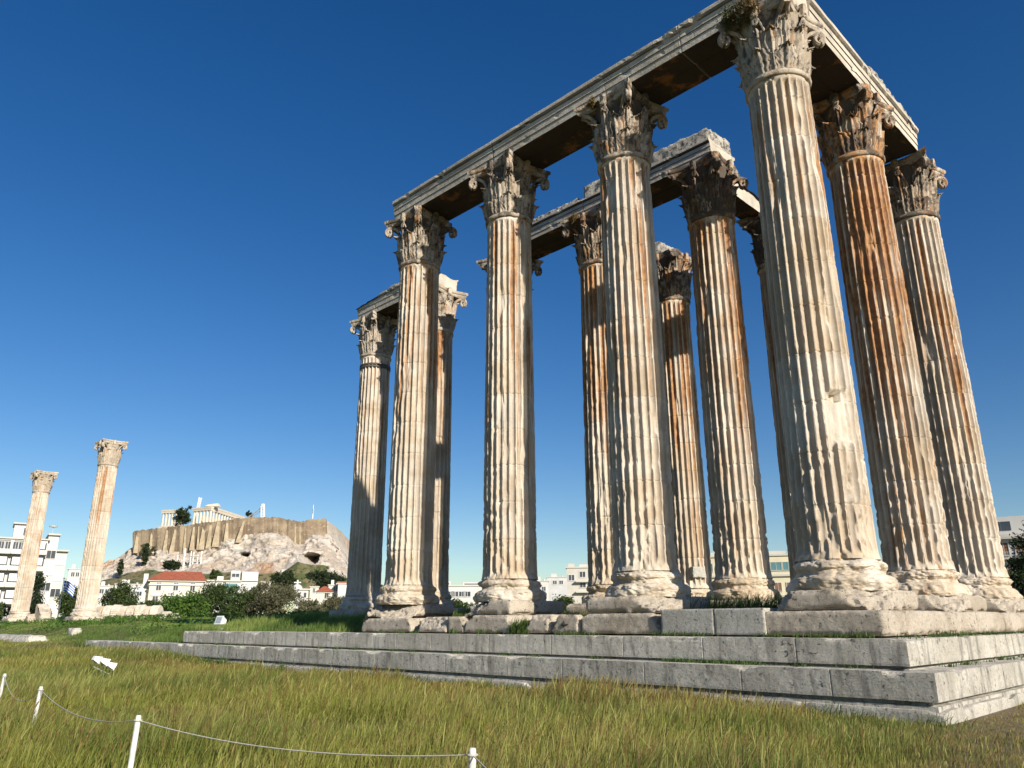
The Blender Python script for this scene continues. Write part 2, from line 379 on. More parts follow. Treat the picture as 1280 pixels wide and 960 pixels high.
put('carved_hollows', m.me('carved_hollows'), M_PIT, plat)
# ruined continuation of the lower step far to the west
wall_r = rock('ruined_wall', (-72., -52.5, -3.6, -2.2, -2.5, -1.15), [], 77, M_STEP, res=.3, amp=.12, camp=.4, edge=.3)
tag(wall_r, 'low ruined grey stone wall stub at far left between meadow and bank', 'wall')
_c = at(91, 806, 57); _z = float(H(_c[0], _c[1])); b = rock('stone_block', (_c[0]-.45, _c[0]+.45, _c[1]-.35, _c[1]+.35, _z-.2, _z+.42), [], 79, M_STEP, res=.1, amp=.05, camp=.2, edge=.15)
tag(b, 'small pale stone lying alone on the grassy bank right of the ruined wall stub', 'stone')

# ------------------------------------------------------------------ stylobate blocks (each one a thing)
ZS0, ZS1 = -.735, -.21
BL = [  # x0, x1, top, cuts, label, material
 (-17.42, -14.45, -.27, [((-.6, 0, 1), 9.95), ((1, 0, .9), -14.9)], 'long weathered block at the far left end of the course, below the fourth front column'),
 (-14.35, -12.55, -.24, [((-.9, -.5, .5), 13.0), ((0, -1, .8), .95)], 'dark broken block with a hollow face between the third and fourth corner columns'),
 (-12.5, -11.72, -.24, [((.7, -.2, 1), -8.35)], 'short chipped block just left of the block carrying the third column'),
 (-11.68, -9.35, -.21, [((1, -.2, .9), -9.7), ((-.8, 0, 1), 8.75)], 'broad grey block with slanting right end carrying the third column from the corner'),
 (-9.0, -7.98, -.21, [((-1, -.4, .8), 9.0), ((0, -1, 1.2), .97)], 'eroded block with rounded left shoulder right of the weed tuft'),
 (-7.93, -6.85, -.23, [((-.8, -.2, .6), 6.2)], 'block with a small dark cross-shaped hole in its face'),
 (-6.8, -4.15, -.21, [((1, -.25, .75), -4.3), ((-1, 0, 1.2), 6.35)], 'cracked brown block with slanting right end carrying the second column from the corner'),
 (-1.32, 1.42, -.21, [((-.8, -.2, 1), .95)], 'wide corner block with chipped left shoulder carrying the nearest big column'),
]
for i, (x0, x1, zt, cuts, lab) in enumerate(BL):
    o = rock('stylobate_block', (x0, x1, -1.42-.02*(i % 2), -.15, ZS0, zt), cuts, 100+i*13, M_BLOCK, res=.05, amp=.012, camp=.09, edge=.07)
    tag(o, lab, 'stone block', 'broken blocks of the top course')
    if 'cross' in lab:
        m = MB(); oo = np.array(o.location); yy = -1.42-.02*(i % 2)-.006
        for pts in ([(-7.50, -.50), (-7.42, -.515), (-7.33, -.50), (-7.22, -.49)], [(-7.37, -.40), (-7.36, -.46), (-7.38, -.50), (-7.40, -.57)]): m.tube([np.array([a, yy, b])-oo for a, b in pts], np.array([.012, .03, .034, .012]), 6)
        m.tube([np.array([-7.72, yy, -.56])-oo, np.array([-7.70, yy, -.60])-oo], np.array([.02, .016]), 6); put('hole', m.me('hole'), M_PIT, o)
for i, (x0, x1) in enumerate(((-4.06, -2.54), (-2.53, -1.24+.02))):
    o = rock('squared_block', (x0, x1, -1.50, -.7, ZS0, -.13), [], 300+i, M_NEWB, res=.045, amp=.004, camp=.02, edge=.014)
    tag(o, ('clean squared pale block, left one of the smooth pair between the two nearest columns', 'clean squared pale block, right one of the smooth pair beside the corner block')[i], 'stone block', 'smooth squared blocks')
EB = [(-.13, 2.6, -.205), (2.65, 4.9, -.21), (5.0, 7.6, -.19), (7.65, 10.2, -.205), (10.3, 13.0, -.21)]
EL = ['sunlit pale block right of the corner block under the nearest column on the right side', 'sunlit block between the corner column and the next one on the right side', 'sunlit block carrying the middle column of the right side', 'sunlit block between the middle and last column of the right side', 'sunlit block carrying the last column of the right side']
for i, (y0, y1, zt) in enumerate(EB):
    o = rock('stylobate_block', (-.6, 1.42+.03*(i % 2), y0, y1, ZS0, zt), [], 400+i*7, M_BLOCK, res=.09, amp=.015, camp=.1, edge=.08)
    tag(o, EL[i], 'stone block', 'broken blocks of the top course')

# ------------------------------------------------------------------ columns
US = np.array([0, .06, .092, .115, .16, .25, .38, .5, .62, .75, .84, .885, .908, .94])
ZOFF = .20   # column objects stand at z = -ZOFF
def shaft_mesh(name, seed, dz, worn=1., patch=None, lean=0.):
    z0, z1 = 1.125, 14.385
    zs = np.arange(z0, z1-.01, dz); jz = [1.12+1.25*q for q in range(1, 11)]
    for j in jz: zs = zs[np.abs(zs-j) > .03]; zs = np.append(zs, [j-.022, j-.004, j+.004, j+.022])
    zs = np.sort(np.append(zs, [z1-.20, z1-.17, z1-.13, z1-.10, z1-.06, z1]))
    th = ((np.arange(24)[:, None]+US)/24*2*np.pi).ravel(); nt_ = len(th)
    Zg, T = np.meshgrid(zs, th, indexing='ij'); U = np.tile(US, 24)[None, :].repeat(len(zs), 0)
    t = (Zg-z0)/(z1-z0)
    R0 = .905-.068*t**1.5+.045*np.exp(-(Zg-z0)/.13)+.02*np.exp(-(z1-Zg)/.12)
    base = np.stack([np.cos(T)*.9, np.sin(T)*.9, Zg], -1)
    lowk = np.clip(1.2-t*3.3, .06, 1)*worn
    Uw = U+(fbm(base*np.array([3, 3, 2.2]), seed+40, 3)-.5)*.05*lowk
    q = np.clip(1-((Uw-.5)/.41)**2, 0, 1)**.5
    endt = np.clip((z1-.22-Zg)/.14, 0, 1)**.5; endb = np.clip((Zg-z0-.10)/.16, 0, 1)**.5
    dep = .112*q*endt*endb
    e1 = np.clip(fbm(base*np.array([9, 9, 5.5]), seed, 4)-.535, 0, 1)*.44*lowk
    e2 = np.clip(fbm(base*np.array([2.2, 2.2, .55]), seed+11, 4)-.63, 0, 1)*.60*(.35+.65*worn)
    e3 = np.clip(fbm(base*np.array([9, 9, 5]), seed+23, 3)-.60, 0, 1)*.16
    er = np.minimum(e1+e3, .046+.02*fbm(base*3, seed+3, 2))+e2
    jn = np.zeros_like(Zg)
    for j in jz: jn = np.maximum(jn, np.clip(1-np.abs(Zg-j)/.02, 0, 1)*(.018+.06*np.clip(fbm(np.stack([np.cos(T)*2, np.sin(T)*2, 0*T+j*7], -1), seed+31, 3)-.42, 0, 1)))
    dr = np.floor((Zg-1.12)/1.25); off = (np.sin(dr*12.9898+seed)*.5)*.009
    r = np.minimum(R0-dep, R0-er)-jn+off+(fbm(base*7, seed+61, 3)-.5)*.014
    if patch:
        for (a0, wa, zc, hz, d) in patch:
            aa = np.abs((T-a0+np.pi) % (2*np.pi)-np.pi)/wa; zz = np.abs(Zg-zc)/hz
            m = np.clip((1.15-np.maximum(aa, zz)+(fbm(base*4, seed+71, 3)-.5)*.5)*6, 0, 1)
            r = np.minimum(r, R0-m*(d+.05*(fbm(base*5, seed+81, 4)-.5)))
    # moulding below the capital
    ring = np.where(Zg > z1-.08, .03, 0.)
    r = r+ring
    V = np.stack([np.cos(T)*r, np.sin(T)*r, Zg], -1).reshape(-1, 3)
    me = mesh(name, V, grid_faces(len(zs), nt_, True))
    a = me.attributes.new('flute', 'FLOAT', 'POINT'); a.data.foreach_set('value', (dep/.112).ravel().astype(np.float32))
    return me
def worn_lathe(name, prof_, seed, n=150, er=.12, sub=4, fine=.02):
    P = np.array(prof_, float); Q = [P[0]]
    for a, b in zip(P[:-1], P[1:]):
        for s in range(1, sub+1): Q.append(a+(b-a)*s/sub)
    Q = np.array(Q); th = np.arange(n)/n*2*np.pi
    Zg, T = np.meshgrid(Q[:, 1], th, indexing='ij'); Rg = Q[:, 0][:, None].repeat(n, 1)
    b_ = np.stack([np.cos(T)*Rg, np.sin(T)*Rg, Zg], -1)
    e = np.clip(fbm(b_*np.array([1.6, 1.6, 2.4]), seed, 5)-.42, 0, 1)*er*3.2+(fbm(b_*8, seed+5, 4)-.5)*fine*2+np.clip(np.abs(fbm(b_*np.array([3, 3, 6]), seed+15, 4)-.5)*-8+1, 0, 1)*fine*1.3
    Rn = Rg-e*np.clip(Rg*3, 0, 1)
    return mesh(name, np.stack([np.cos(T)*Rn, np.sin(T)*Rn, Zg+(fbm(b_*5, seed+6, 3)-.5)*fine], -1).reshape(-1, 3), grid_faces(len(Q), n, True))
# capital parts (z = 0 at the astragal)
CH = 1.865
def leaf_mesh(name, h, wdt, seed, curl=1., broken=0.):
    ns, ntt = 26, 17
    s = np.linspace(0, 1, ns); t = np.linspace(-1, 1, ntt); S_, T_ = np.meshgrid(s, t, indexing='ij')
    zc = np.where(s < .72, h*.92*s/.72, 0); rc = np.where(s < .72, .02+.15*(s/.72)**1.8, 0)
    rho = .085*(h/.7)**.5*curl; ang = np.clip((s-.72)/.28, 0, 1)*2.5
    i = s >= .72
    zc = np.where(i, h*.92+rho*.75*np.sin(ang), zc); rc = np.where(i, .17+rho*.8*(1-np.cos(ang)), rc)
    lob = 1+.34*np.abs(np.sin(s*math.pi*4.5))-.17
    W = wdt*(.72+.40*np.sin(np.clip(s*1.3, 0, 1)*math.pi*.75))*np.clip((1.03-s)*2.6, .16, 1)**.8*lob
    fan = np.cos(T_*math.pi*4.6+0)*.5+.5
    rad = rc[:, None]-.06*T_**2*(.4+S_)+.078*fan*(1-np.abs(T_)*.35)*np.clip(S_*4, 0, 1)+.03*np.exp(-(T_/.12)**2)
    zz = zc[:, None]-np.abs(T_)*.10*h*S_+.05*h*np.abs(T_)*np.abs(np.sin(S_*math.pi*4.5))
    tt = T_*W[:, None]
    th_ = .05
    Fv = np.stack([.80+rad, tt, zz], -1); Bv = np.stack([.80+rad-th_, tt*.97, zz-.01], -1)
    if broken:
        lim = h*(1-broken)+.12*h*(vn(np.stack([T_*3, 0*T_, 0*T_], -1), seed)-.5)
        for A in (Fv, Bv): m = A[..., 2] > lim; A[..., 2] = np.where(m, lim-.02, A[..., 2]); A[..., 0] = np.where(m, np.minimum(A[..., 0], .88), A[..., 0])
    V = np.concatenate([Fv.reshape(-1, 3), Bv.reshape(-1, 3)])
    # wrap on the bell
    a = V[:, 1]/.86; r = V[:, 0]
    V = np.stack([np.cos(a)*r, np.sin(a)*r, V[:, 2]], -1)
    V += (np.stack([fbm(V*7, seed+q, 3)-.5 for q in range(3)], -1))*.022
    f = grid_faces(ns, ntt); n0 = ns*ntt; fb = f[:, ::-1]+n0; F = [f, fb]
    ring = [i*ntt for i in range(ns)]; ring2 = [(ns-1)*ntt+j for j in range(ntt)]; ring3 = [i*ntt+ntt-1 for i in range(ns)][::-1]
    loop = ring+ring2[1:]+ring3[1:]
    F.append(np.array([(loop[i], loop[i+1], loop[i+1]+n0, loop[i]+n0) for i in range(len(loop)-1)]))
    return mesh(name, V, np.concatenate(F))
LEAF_LOW = [leaf_mesh('acanthus_leaf', .66, .31, 3), leaf_mesh('acanthus_leaf', .64, .30, 8, 1.2), leaf_mesh('acanthus_leaf', .66, .30, 15, 1., .22)]
LEAF_HIGH = [leaf_mesh('acanthus_leaf', 1.16, .31, 23, .9), leaf_mesh('acanthus_leaf', 1.12, .30, 28, 1.1), leaf_mesh('acanthus_leaf', 1.14, .30, 35, .8, .2)]
LEAF_TOP = [leaf_mesh('acanthus_leaf', 1.46, .20, 43, .7), leaf_mesh('acanthus_leaf', 1.42, .21, 48, .8), leaf_mesh('acanthus_leaf', 1.44, .19, 55, .7, .15)]
def volute_mesh(name, seed, cut=0.):
    """two stalks climbing to a corner scroll; local x = outward along the diagonal"""
    m = MB()
    for sgn in (-1, 1):
        p = []
        for t in np.linspace(0, 1, 12):
            a = (1-t)**1.2*.33*sgn; r = .80+.10*t+.46*t**2.4; p.append((math.cos(a)*r, math.sin(a)*r+.045*sgn*t, .72+.84*math.sin(t*math.pi/2)))
        if not cut:
            cx, cz = p[-1][0]+.015, p[-1][2]-.17
            for t in np.linspace(.05, 1, 26):
                an = math.pi/2-t*math.pi*3.1; rr = .17*(1-t*.72); p.append((cx+rr*math.cos(an), .045*sgn, cz+rr*math.sin(an)))
        p = np.array(p); rad = np.concatenate([np.linspace(.035, .066, 12), np.linspace(.066, .04, len(p)-12)]) if len(p) > 12 else np.linspace(.035, .07, 12)
        m.tube(p, rad, 7)
    V = np.concatenate(m.v); V = V+np.stack([fbm(V*9, seed+q, 3)-.5 for q in range(3)], -1)*.05
    return mesh(name, V, m.f)
VOL = [volute_mesh('volute', 5), volute_mesh('volute', 9), volute_mesh('volute', 12, 1.)]
def helix_mesh():
    m = MB()
    for sgn in (-1, 1):
        p = []
        for t in np.linspace(0, 1, 9): a = (.36-.25*t)*sgn; r = .82+.16*t*t; p.append((math.cos(a)*r, math.sin(a)*r, .78+.62*t))
        c_ = p[-1]
        for t in np.linspace(.1, 1, 14):
            an = t*math.pi*2.4; rr = .10*(1-t*.7); p.append((c_[0]+.02, c_[1]-sgn*(-.0)+sgn*(rr*math.cos(an)-.10), c_[2]+rr*math.sin(an)))
        m.tube(p, np.linspace(.03, .04, len(p)), 6)
    # fleuron
    V, F = dense_box(.92, 1.10, -.13, .13, 1.50, 1.84, .06); V = rough(V, [], 3, .06, .1, .08, (.92, 1.10, -.13, .13, 1.50, 1.84)); m.add(V, F)
    return m.me('helix')
HEL = helix_mesh()
def abacus_mesh(seed, brk=()):
    nS = 30; c_ = 1.16; pts = []
    for k_ in range(4):
        for t in np.linspace(-1, 1, nS, endpoint=False):
            if abs(t) > .93: t_ = t
            s_ = t*c_; depth = .93+(c_*1.02-.93)*(abs(t)**2.0)
            a = k_*math.pi/2; x, y = depth, s_
            if abs(t) > .92: x = depth-.02
            pts.append((x*math.cos(a)-y*math.sin(a), x*math.sin(a)+y*math.cos(a)))
    P = np.array(pts); n = len(P)
    lv = [(.86, CH-.27), (.90, CH-.265), (.94, CH-.20), (.935, CH-.15), (.975, CH-.13), (1., CH-.10), (1., CH-.05), (1.0, CH-.008), (.7, CH-.008)]
    V = np.concatenate([np.c_[P*s_, np.full(n, z_)] for s_, z_ in lv]); V = V+np.stack([fbm(V*5, seed+q, 4)-.5 for q in range(3)], -1)*np.array([.05, .05, .03])
    for (nx, ny, d) in brk:
        q = np.clip(V[:, 0]*nx+V[:, 1]*ny-d-(fbm(V*4, seed+8, 3)-.5)*.2, 0, None); V[:, 0] -= q*nx; V[:, 1] -= q*ny
    return mesh('abacus', V, grid_faces(len(lv), n, True).tolist()+[list(range((len(lv)-1)*n, len(lv)*n)), list(range(n))[::-1]])
ABAC = [abacus_mesh(1), abacus_mesh(2, [(.707, .707, 1.25)]), abacus_mesh(4, [(-.707, -.707, 1.35), (.2, -.98, 1.02)])]
BELL = worn_lathe('bell', [(.80, -.0), (.86, .02), (.88, .05), (.86, .08), (.79, .10), (.78, .4), (.79, .9), (.83, 1.3), (.92, 1.56), (.96, 1.62), (.5, 1.64)], 5, 64, .03, 2, .01)
ASTR = worn_lathe('astragal', [(.84, -.10), (.90, -.085), (.925, -.045), (.925, -.0), (.905, .035), (.84, .05)], 9, 96, .03, 2, .008)
for m_ in LEAF_LOW+LEAF_HIGH+LEAF_TOP+VOL+[HEL, BELL, ASTR]+ABAC:
    m_.materials.append(M_CARV)
BASES = [worn_lathe('base', [(1.20, .42), (1.235, .50), (1.24, .60), (1.21, .70), (1.13, .76), (1.04, .79), (1.02, .86), (1.05, .90), (1.08, .94), (1.085, 1.0), (1.05, 1.06), (.99, 1.09), (.96, 1.13), (.88, 1.16)], 31+7*q, 240, .15, 7, .03) for q in range(3)]
for b_ in BASES: b_.materials.append(M_COL)
GRP = 'tall fluted temple columns'
rng = random.Random(12)
def column(ij, label, seed, rust=.5, dz=.09, worn=1., patch=None, soot=.0, cap=0, plinth_cuts=(), off=(0, 0), zo=0., plinth=True, topsoot=.5, broken=.25, half=1.28):
    x, y = ij[0]*5.5+off[0], ij[1]*5.5+off[1]
    root = empty('column', (x, y, -ZOFF+zo), label=label, cat='column', group=GRP)
    pr = {'rust': float(rust), 'soot': float(soot)}
    V, F = dense_box(-half, half, -half, half, 0, .44, .06); V = rough(V, plinth_cuts, seed+900, .015, .12, .1, (-half, half, -half, half, 0, .44))
    put('plinth', mesh('plinth', V, F), M_BLOCK, root)
    put('base', BASES[seed % 3], None, root, rz=seed*1.1, props=pr)
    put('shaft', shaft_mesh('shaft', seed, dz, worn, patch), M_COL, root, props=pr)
    pc = {'rust': float(rust), 'soot': float(topsoot)}
    cp = put('capital', BELL, None, root, loc=(0, 0, 14.385), props={'rust': float(rust), 'soot': float(topsoot)+.35}); cp.scale = (1, 1, 1.2525)  # added darkness on the bell is painted shade for the leaf gaps
    put('astragal', ASTR, None, cp, props=pc)
    r = random.Random(seed)
    put('abacus', ABAC[cap % 3], None, cp, rz=(seed % 4)*math.pi/2, props=pc)
    for q in range(8):
        for L_, a0 in ((LEAF_LOW, 0), (LEAF_HIGH, math.pi/8), (LEAF_TOP, .02)):
            o = put('acanthus_leaf', L_[2] if r.random() < broken else L_[r.randrange(2)], None, cp, rz=a0+q*math.pi/4, props=pc)
            o.scale = (1, 1, r.uniform(.94, 1.03))
    for q in range(4):
        if q == 0: pass
        put('volute', VOL[2] if r.random() < broken else VOL[r.randrange(2)], None, cp, rz=math.pi/4+q*math.pi/2, props=pc)
        put('helix', HEL, None, cp, rz=q*math.pi/2, props=pc)
    return root
SE = [((.75, -.55, .9), .95)]
column((0, 0), 'nearest and largest column, at the front corner, with a broken hollow low down', 7, .22, .05, 1.15, [(R_(-30), .34, 4.45, .60, .16), (R_(-34), .20, 4.98, .12, .34)], topsoot=.45, plinth_cuts=[((.8, -.6, .95), 1.45), ((-.9, -.5, .8), 1.5)], broken=.2)
column((-1, 0), 'second front row column from the corner, with an orange stripe down its right edge', 19, .38, .05, 1., topsoot=.65, plinth_cuts=[((.5, -.3, 1.), .98)])
column((-2, 0), 'third front row column from the corner, with an orange streak at its top', 33, .42, .055, .85, topsoot=.65, plinth_cuts=[((-.4, -.6, 1.), .97)])
column((-3, 0), 'fourth front row column from the corner, last one under the long front beam', 41, .46, .06, .85, topsoot=.65, plinth_cuts=[((.3, -.8, 1.), .9), ((-.7, -.3, 1), 1.0)], cap=2)
column((0, 1), 'middle column of the right side, deeply orange above and cream below', 55, .95, .055, 1., topsoot=.7, plinth_cuts=[((.7, -.6, .9), 1.4)], cap=1)
column((0, 2), 'last column of the right side, nearest the right edge of the photo', 61, .6, .06, 1., topsoot=.7, plinth_cuts=[((.7, -.6, .9), 1.5)], broken=.4)
column((-1, 1), 'orange streaked inner column seen between the two nearest front columns', 73, .82, .06, 1.2, topsoot=.9, cap=2)
column((-2, 1), 'inner column half hidden behind the left flank of the second front column', 88, .75, .07, 1.1, topsoot=.7)
column((-3, 1), 'inner column almost wholly hidden behind the third front column', 94, .6, .09, 1., topsoot=.6)
column((-4, 1), 'shaded inner column right behind the fourth front column, under the short beam', 105, .4, .08, .9, topsoot=.4)
lc = column((-5, 1), 'leftmost column of the standing group, shaded below and banded under its capital', 117, .2, .08, .6, topsoot=.5, broken=.1)
column((-2, 2), 'third row column with a bare capital, behind the right flank of the second front column', 123, .65, .08, 1., topsoot=.8, cap=1, broken=.4)
column((-1, 2), 'dark column of the third row just left of the nearest corner column', 137, .6, .08, 1., topsoot=.9, broken=.4)
w1 = column((-13, 1), 'lone cream column on the grassy bank, the taller right one of the distant pair', 149, .30, .12, .5, topsoot=.1, broken=.15)
w2 = column((-17, 1), 'lone cream column farthest left, the smaller one in front of the white apartment block', 151, .30, .14, .5, topsoot=.1, broken=.15)
for zz, rr in ((13.66, .872), (13.80, .870)):
    m = MB(); m.lathe([(rr-.06, zz-.05), (rr+.005, zz-.045), (rr+.012, zz), (rr+.005, zz+.045), (rr-.06, zz+.05)], 48)
    put('iron_band', m.me('iron_band'), plain('iron', (.10, .09, .08), .6), lc)
m = MB(); V, F = dense_box(.72, .98, -.55, .10, 1.55, 2.0, .08); V = rough(V, [], 8, .01, .05, .03, (.72, .98, -.55, .10, 1.55, 2.0)); m.add(V, F)
for o in bpy.data.objects:
    if o.get('label', '').startswith('third row column with'): put('repair_block', m.me('repair_block'), M_NEWB, o, rz=R_(-22))

# ------------------------------------------------------------------ beams
SO, TP = 16.52, 17.44
def beam(name, p0, p1, label, seed, hw=.84, z0=SO, z1=TP, top_amp=.03, slope=None, e0=.02, e1=.02, crack=(), group='marble beams on the capitals', profile=True, backing=None, pit=0.):
    p0, p1 = np.array(p0, float), np.array(p1, float); L = np.linalg.norm(p1-p0); d = (p1-p0)/L; nrm = np.array([-d[1], d[0]])
    h = z1-z0; prof_ = []
    side = [(0, 0), (0, .27), (.028, .275), (.03, .55), (.06, .555), (.062, .76), (.10, .80), (.15, .86), (.155, .95), (.15, 1.0)] if profile else [(0, 0), (.0, .5), (.0, 1.)]
    def dens(pp, k_):
        o = []
        for a, b_ in zip(pp[:-1], pp[1:]):
            n = max(1, int(abs(b_[1]-a[1])/k_))
            for q in range(n): o.append((a[0]+(b_[0]-a[0])*q/n, a[1]+(b_[1]-a[1])*q/n))
        return o+[pp[-1]]
    sd_ = dens(side, .10)
    right = [(hw+a, b_) for a, b_ in sd_]; left = [(-hw-a, b_) for a, b_ in sd_][::-1]
    topr = [(x_, 1.0) for x_ in np.linspace(hw+.10, -hw-.10, 14)]; bot = [(x_, 0.) for x_ in np.linspace(-hw+.08, hw-.08, 15)]
    P = np.array(right+topr+left+bot); n = len(P)
    s = np.arange(0, L, .11); s = np.append(s, L)
    for c_ in crack: s = np.append(s, [c_-.03, c_-.012, c_+.012, c_+.03])
    s = np.unique(s); rows = len(s)
    S_, A = np.meshgrid(s, P[:, 0], indexing='ij'); B = P[:, 1][None, :].repeat(rows, 0)*h+z0
    P3 = np.stack([S_, A, B], -1)
    n1 = fbm(P3*2.0+seed, seed, 5)-.5; istop = B > z1-.02; isbot = B < z0+.01
    ln = fbm(np.stack([S_*1.1, A*1.1, 0*S_], -1)+seed, seed+4, 5)
    B = B+np.where(istop, (ln-.5)*top_amp*2, 0)+np.where(isbot & (np.abs(A) < hw-.04), .02+.03*n1+.04*(np.abs(A) < .05), 0)
    chip = np.clip(fbm(P3*np.array([2.2, 3, 3])+seed, seed+8, 4)-.63, 0, 1)
    A = A-np.sign(A)*(chip*.35*(np.abs(A) > hw-.05)+n1*.02)
    B = B+chip*.3*isbot*(np.abs(A) > hw-.15)-pit*np.clip(fbm(P3*4+seed, seed+9, 3)-.5, 0, 1)*istop
    if slope is not None:
        lim = z0+(z1-z0)*np.interp(S_/L, *slope)+(fbm(np.stack([S_*2, A*2, 0*S_], -1), seed+6, 4)-.5)*.25; B = np.minimum(B, lim)
    for c_ in crack: A = A*(1-.05*np.exp(-((S_-c_)/.014)**2)); B = B+np.where(isbot, .05, 0)*np.exp(-((S_-c_)/.014)**2)
    en = (fbm(np.stack([0*S_, A*1.5, B*1.5], -1), seed+3, 4)-.5)
    S2 = S_+np.where(S_ == 0, en*.1+e0, 0)+np.where(S_ == L, en*.1-e1, 0)
    W = np.stack([p0[0]+d[0]*S2+nrm[0]*A, p0[1]+d[1]*S2+nrm[1]*A, B], -1).reshape(-1, 3)
    org = np.array([*(p0+p1)/2, z0]); F = grid_faces(rows, n, True).tolist()+[list(range(n)), list(range((rows-1)*n, rows*n))[::-1]]
    # material looks up soffit by face: keep flat shading
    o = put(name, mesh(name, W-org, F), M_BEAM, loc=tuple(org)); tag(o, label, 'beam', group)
    if backing:
        s0, s1, hh, w0, w1 = backing
        V, Fq = dense_box(s0, s1, w0, w1, 0, hh, .075); V0 = V.copy()
        tp = V[:, 2] > hh-.01
        V[:, 2] += np.where(tp, (fbm(np.stack([V[:, 0]*.8, V[:, 1]*.8, 0*V[:, 0]], -1)+seed, seed+31, 4)-.42)*hh*.7, 0)
        rr = np.clip(np.abs(V[:, 1]-(w0+w1)/2)/((w1-w0)/2)-.55, 0, 1)*(V0[:, 2]/hh); V[:, 2] -= rr*hh*.25
        V += np.stack([fbm(V*5+seed, seed+q, 4)-.5 for q in range(3)], -1)*.13; V[:, 2] = np.maximum(V[:, 2], -.02)
        Wb = np.stack([p0[0]+d[0]*V[:, 0]+nrm[0]*V[:, 1], p0[1]+d[1]*V[:, 0]+nrm[1]*V[:, 1], V[:, 2]+z1-.06], -1)
        put('backing_course', mesh('backing_course', Wb-org, Fq), M_RUB, o)
    return o
beam('architrave_beam', (-17.38, 0), (-11.0, 0), 'front row beam farthest left, from the fourth to the third front column', 3, top_amp=.02)
beam('architrave_beam', (-11.0, 0), (-5.5, 0), 'front row beam in the middle, from the third to the second front column', 5, top_amp=.02)
beam('architrave_beam', (-5.5, 0), (.84+.0, 0), 'front row beam with a vertical crack, from the second front column to the corner', 9, top_amp=.02, crack=(3.0,), e1=0)
beam('architrave_beam', (0, .862), (0, 5.5), 'sunlit right side beam from the corner to the middle right column', 14, top_amp=.05, backing=(-1., 4.3, .34, -.7, .55))
beam('architrave_beam', (0, 5.5), (0, 10.05), 'sunlit right side beam with rough lumps on top, ending over the last right column', 17, top_amp=.06, backing=(.3, 4.4, .55, -.85, .5))
beam('architrave_beam', (-16.9, 5.5), (-11.05, 5.5), 'inner row beam with worn low top, left of the rough lumpy one', 23, z0=SO-.03, z1=17.25, top_amp=.08, slope=([0, .3, .6, .75, 1], [.7, .85, 1.2, 1.2, .95]), pit=.5, backing=(1.6, 5.5, .34, -.85, .7))
beam('architrave_beam', (-11.05, 5.5), (-4.75, 5.5), 'inner row beam with thick pitted rubble on top and a clean cut end', 27, z0=SO-.03, z1=17.22, top_amp=.04, backing=(.1, 6.22, .62, -.92, .80))
beam('architrave_beam', (-6.05, 6.4), (-6.05, 12.0), 'broken rugged beam running back from the orange inner column to the third row', 35, hw=.45, z0=SO, z1=17.55, top_amp=.12, profile=False, slope=([0, .1, .25, .5, 1], [.9, .62, .75, .62, .7]), pit=.4)
beam('architrave_beam', (-28.35, 5.5), (-21.45, 5.5), 'short isolated beam on the two leftmost columns of the group', 43, z1=17.55, top_amp=.10, slope=([0, .1, .3, .42, .7, .75, 1], [.62, .78, .8, 1.15, 1.1, .9, .85]), pit=.3)
o = rock('broken_beam_stub', (-12.0, -10.9, 10.3, 11.6, SO, SO+.85), [((.6, -.2, 1.), 8.6)], 55, M_RUB, res=.09, amp=.03, camp=.15, edge=.15)
tag(o, 'pale broken lump of beam left on the bare capital of the third row', 'stone block')

# ------------------------------------------------------------------ distant hill with the fortress wall
def lerp(px, tab): t = np.array(tab, float); return np.interp(px, t[:, 0], t[:, 1])
pxs = np.arange(84, 476, 1.0)
WT = [(84, 724), (100, 716), (120, 709), (140, 700), (150, 695), (158, 686), (163, 677), (167, 664), (190, 661), (217, 658), (245, 654.5), (270, 651.5), (305, 647), (320, 646), (335, 645.8), (350, 647.5), (365, 650), (375, 652), (381, 651.5), (387, 649), (407, 648.5), (412, 668), (424, 682), (431, 690), (436, 702), (450, 716), (476, 730)]
FT = [(84, 724), (100, 716), (120, 709), (140, 700), (150, 695), (158, 687), (166, 688), (190, 690), (212, 692), (228, 690), (240, 685), (256, 684), (270, 681), (290, 678), (300, 676), (308, 671), (316, 667), (330, 664.5), (338, 661.5), (345, 662), (358, 668), (367, 675), (374, 681), (380, 680), (386, 671), (392, 668), (400, 668), (406, 667), (412, 669), (424, 683), (431, 691), (436, 703), (450, 717), (476, 731)]
ST = [(84, 738), (120, 728), (160, 716), (190, 713), (225, 716), (260, 716), (290, 714), (320, 716), (350, 714), (362, 708), (372, 700), (392, 706), (410, 715), (436, 722), (476, 736)]
def zat(py, D, px=250): return at(px, py, D)[2]
rows = []
vv = np.concatenate([np.linspace(0, 1, 16, endpoint=False), np.linspace(1, 2, 62, endpoint=False), np.linspace(2, 2.25, 4, endpoint=False), np.linspace(2.25, 3, 8)])
wt, ft, stt = lerp(pxs, WT), lerp(pxs, FT), lerp(pxs, ST)
for v_ in vv:
    row = []
    for px, a, b_, c_ in zip(pxs, wt, ft, stt):
        De = 500+26*math.sin((px-120)/300*2.2)*-1
        if v_ <= 1: D = 400+(De-48-400)*v_; py = 752+(c_-752)*v_**.8; P = at(px, py, D)
        elif v_ <= 2: t = v_-1; D = De-48+48*t**.85; py = c_+(b_-c_)*(t**.85*.6+t*.4); P = at(px, py, D)
        elif v_ <= 2.25: t = (v_-2)/.25; D = De+2+6*t; P = at(px, b_+(min(a+1.5, b_)-b_)*t, De+2); P = P+FH*(6*t)
        else: t = (v_-2.25)/.75; P = at(px, min(a+1.5, b_), De+2)+FH*(6+150*t); P[2] -= 25*t*t
        row.append(P)
    rows.append(row)
HV = np.array(rows); nr, nc = HV.shape[:2]; A = HV.reshape(-1, 3)
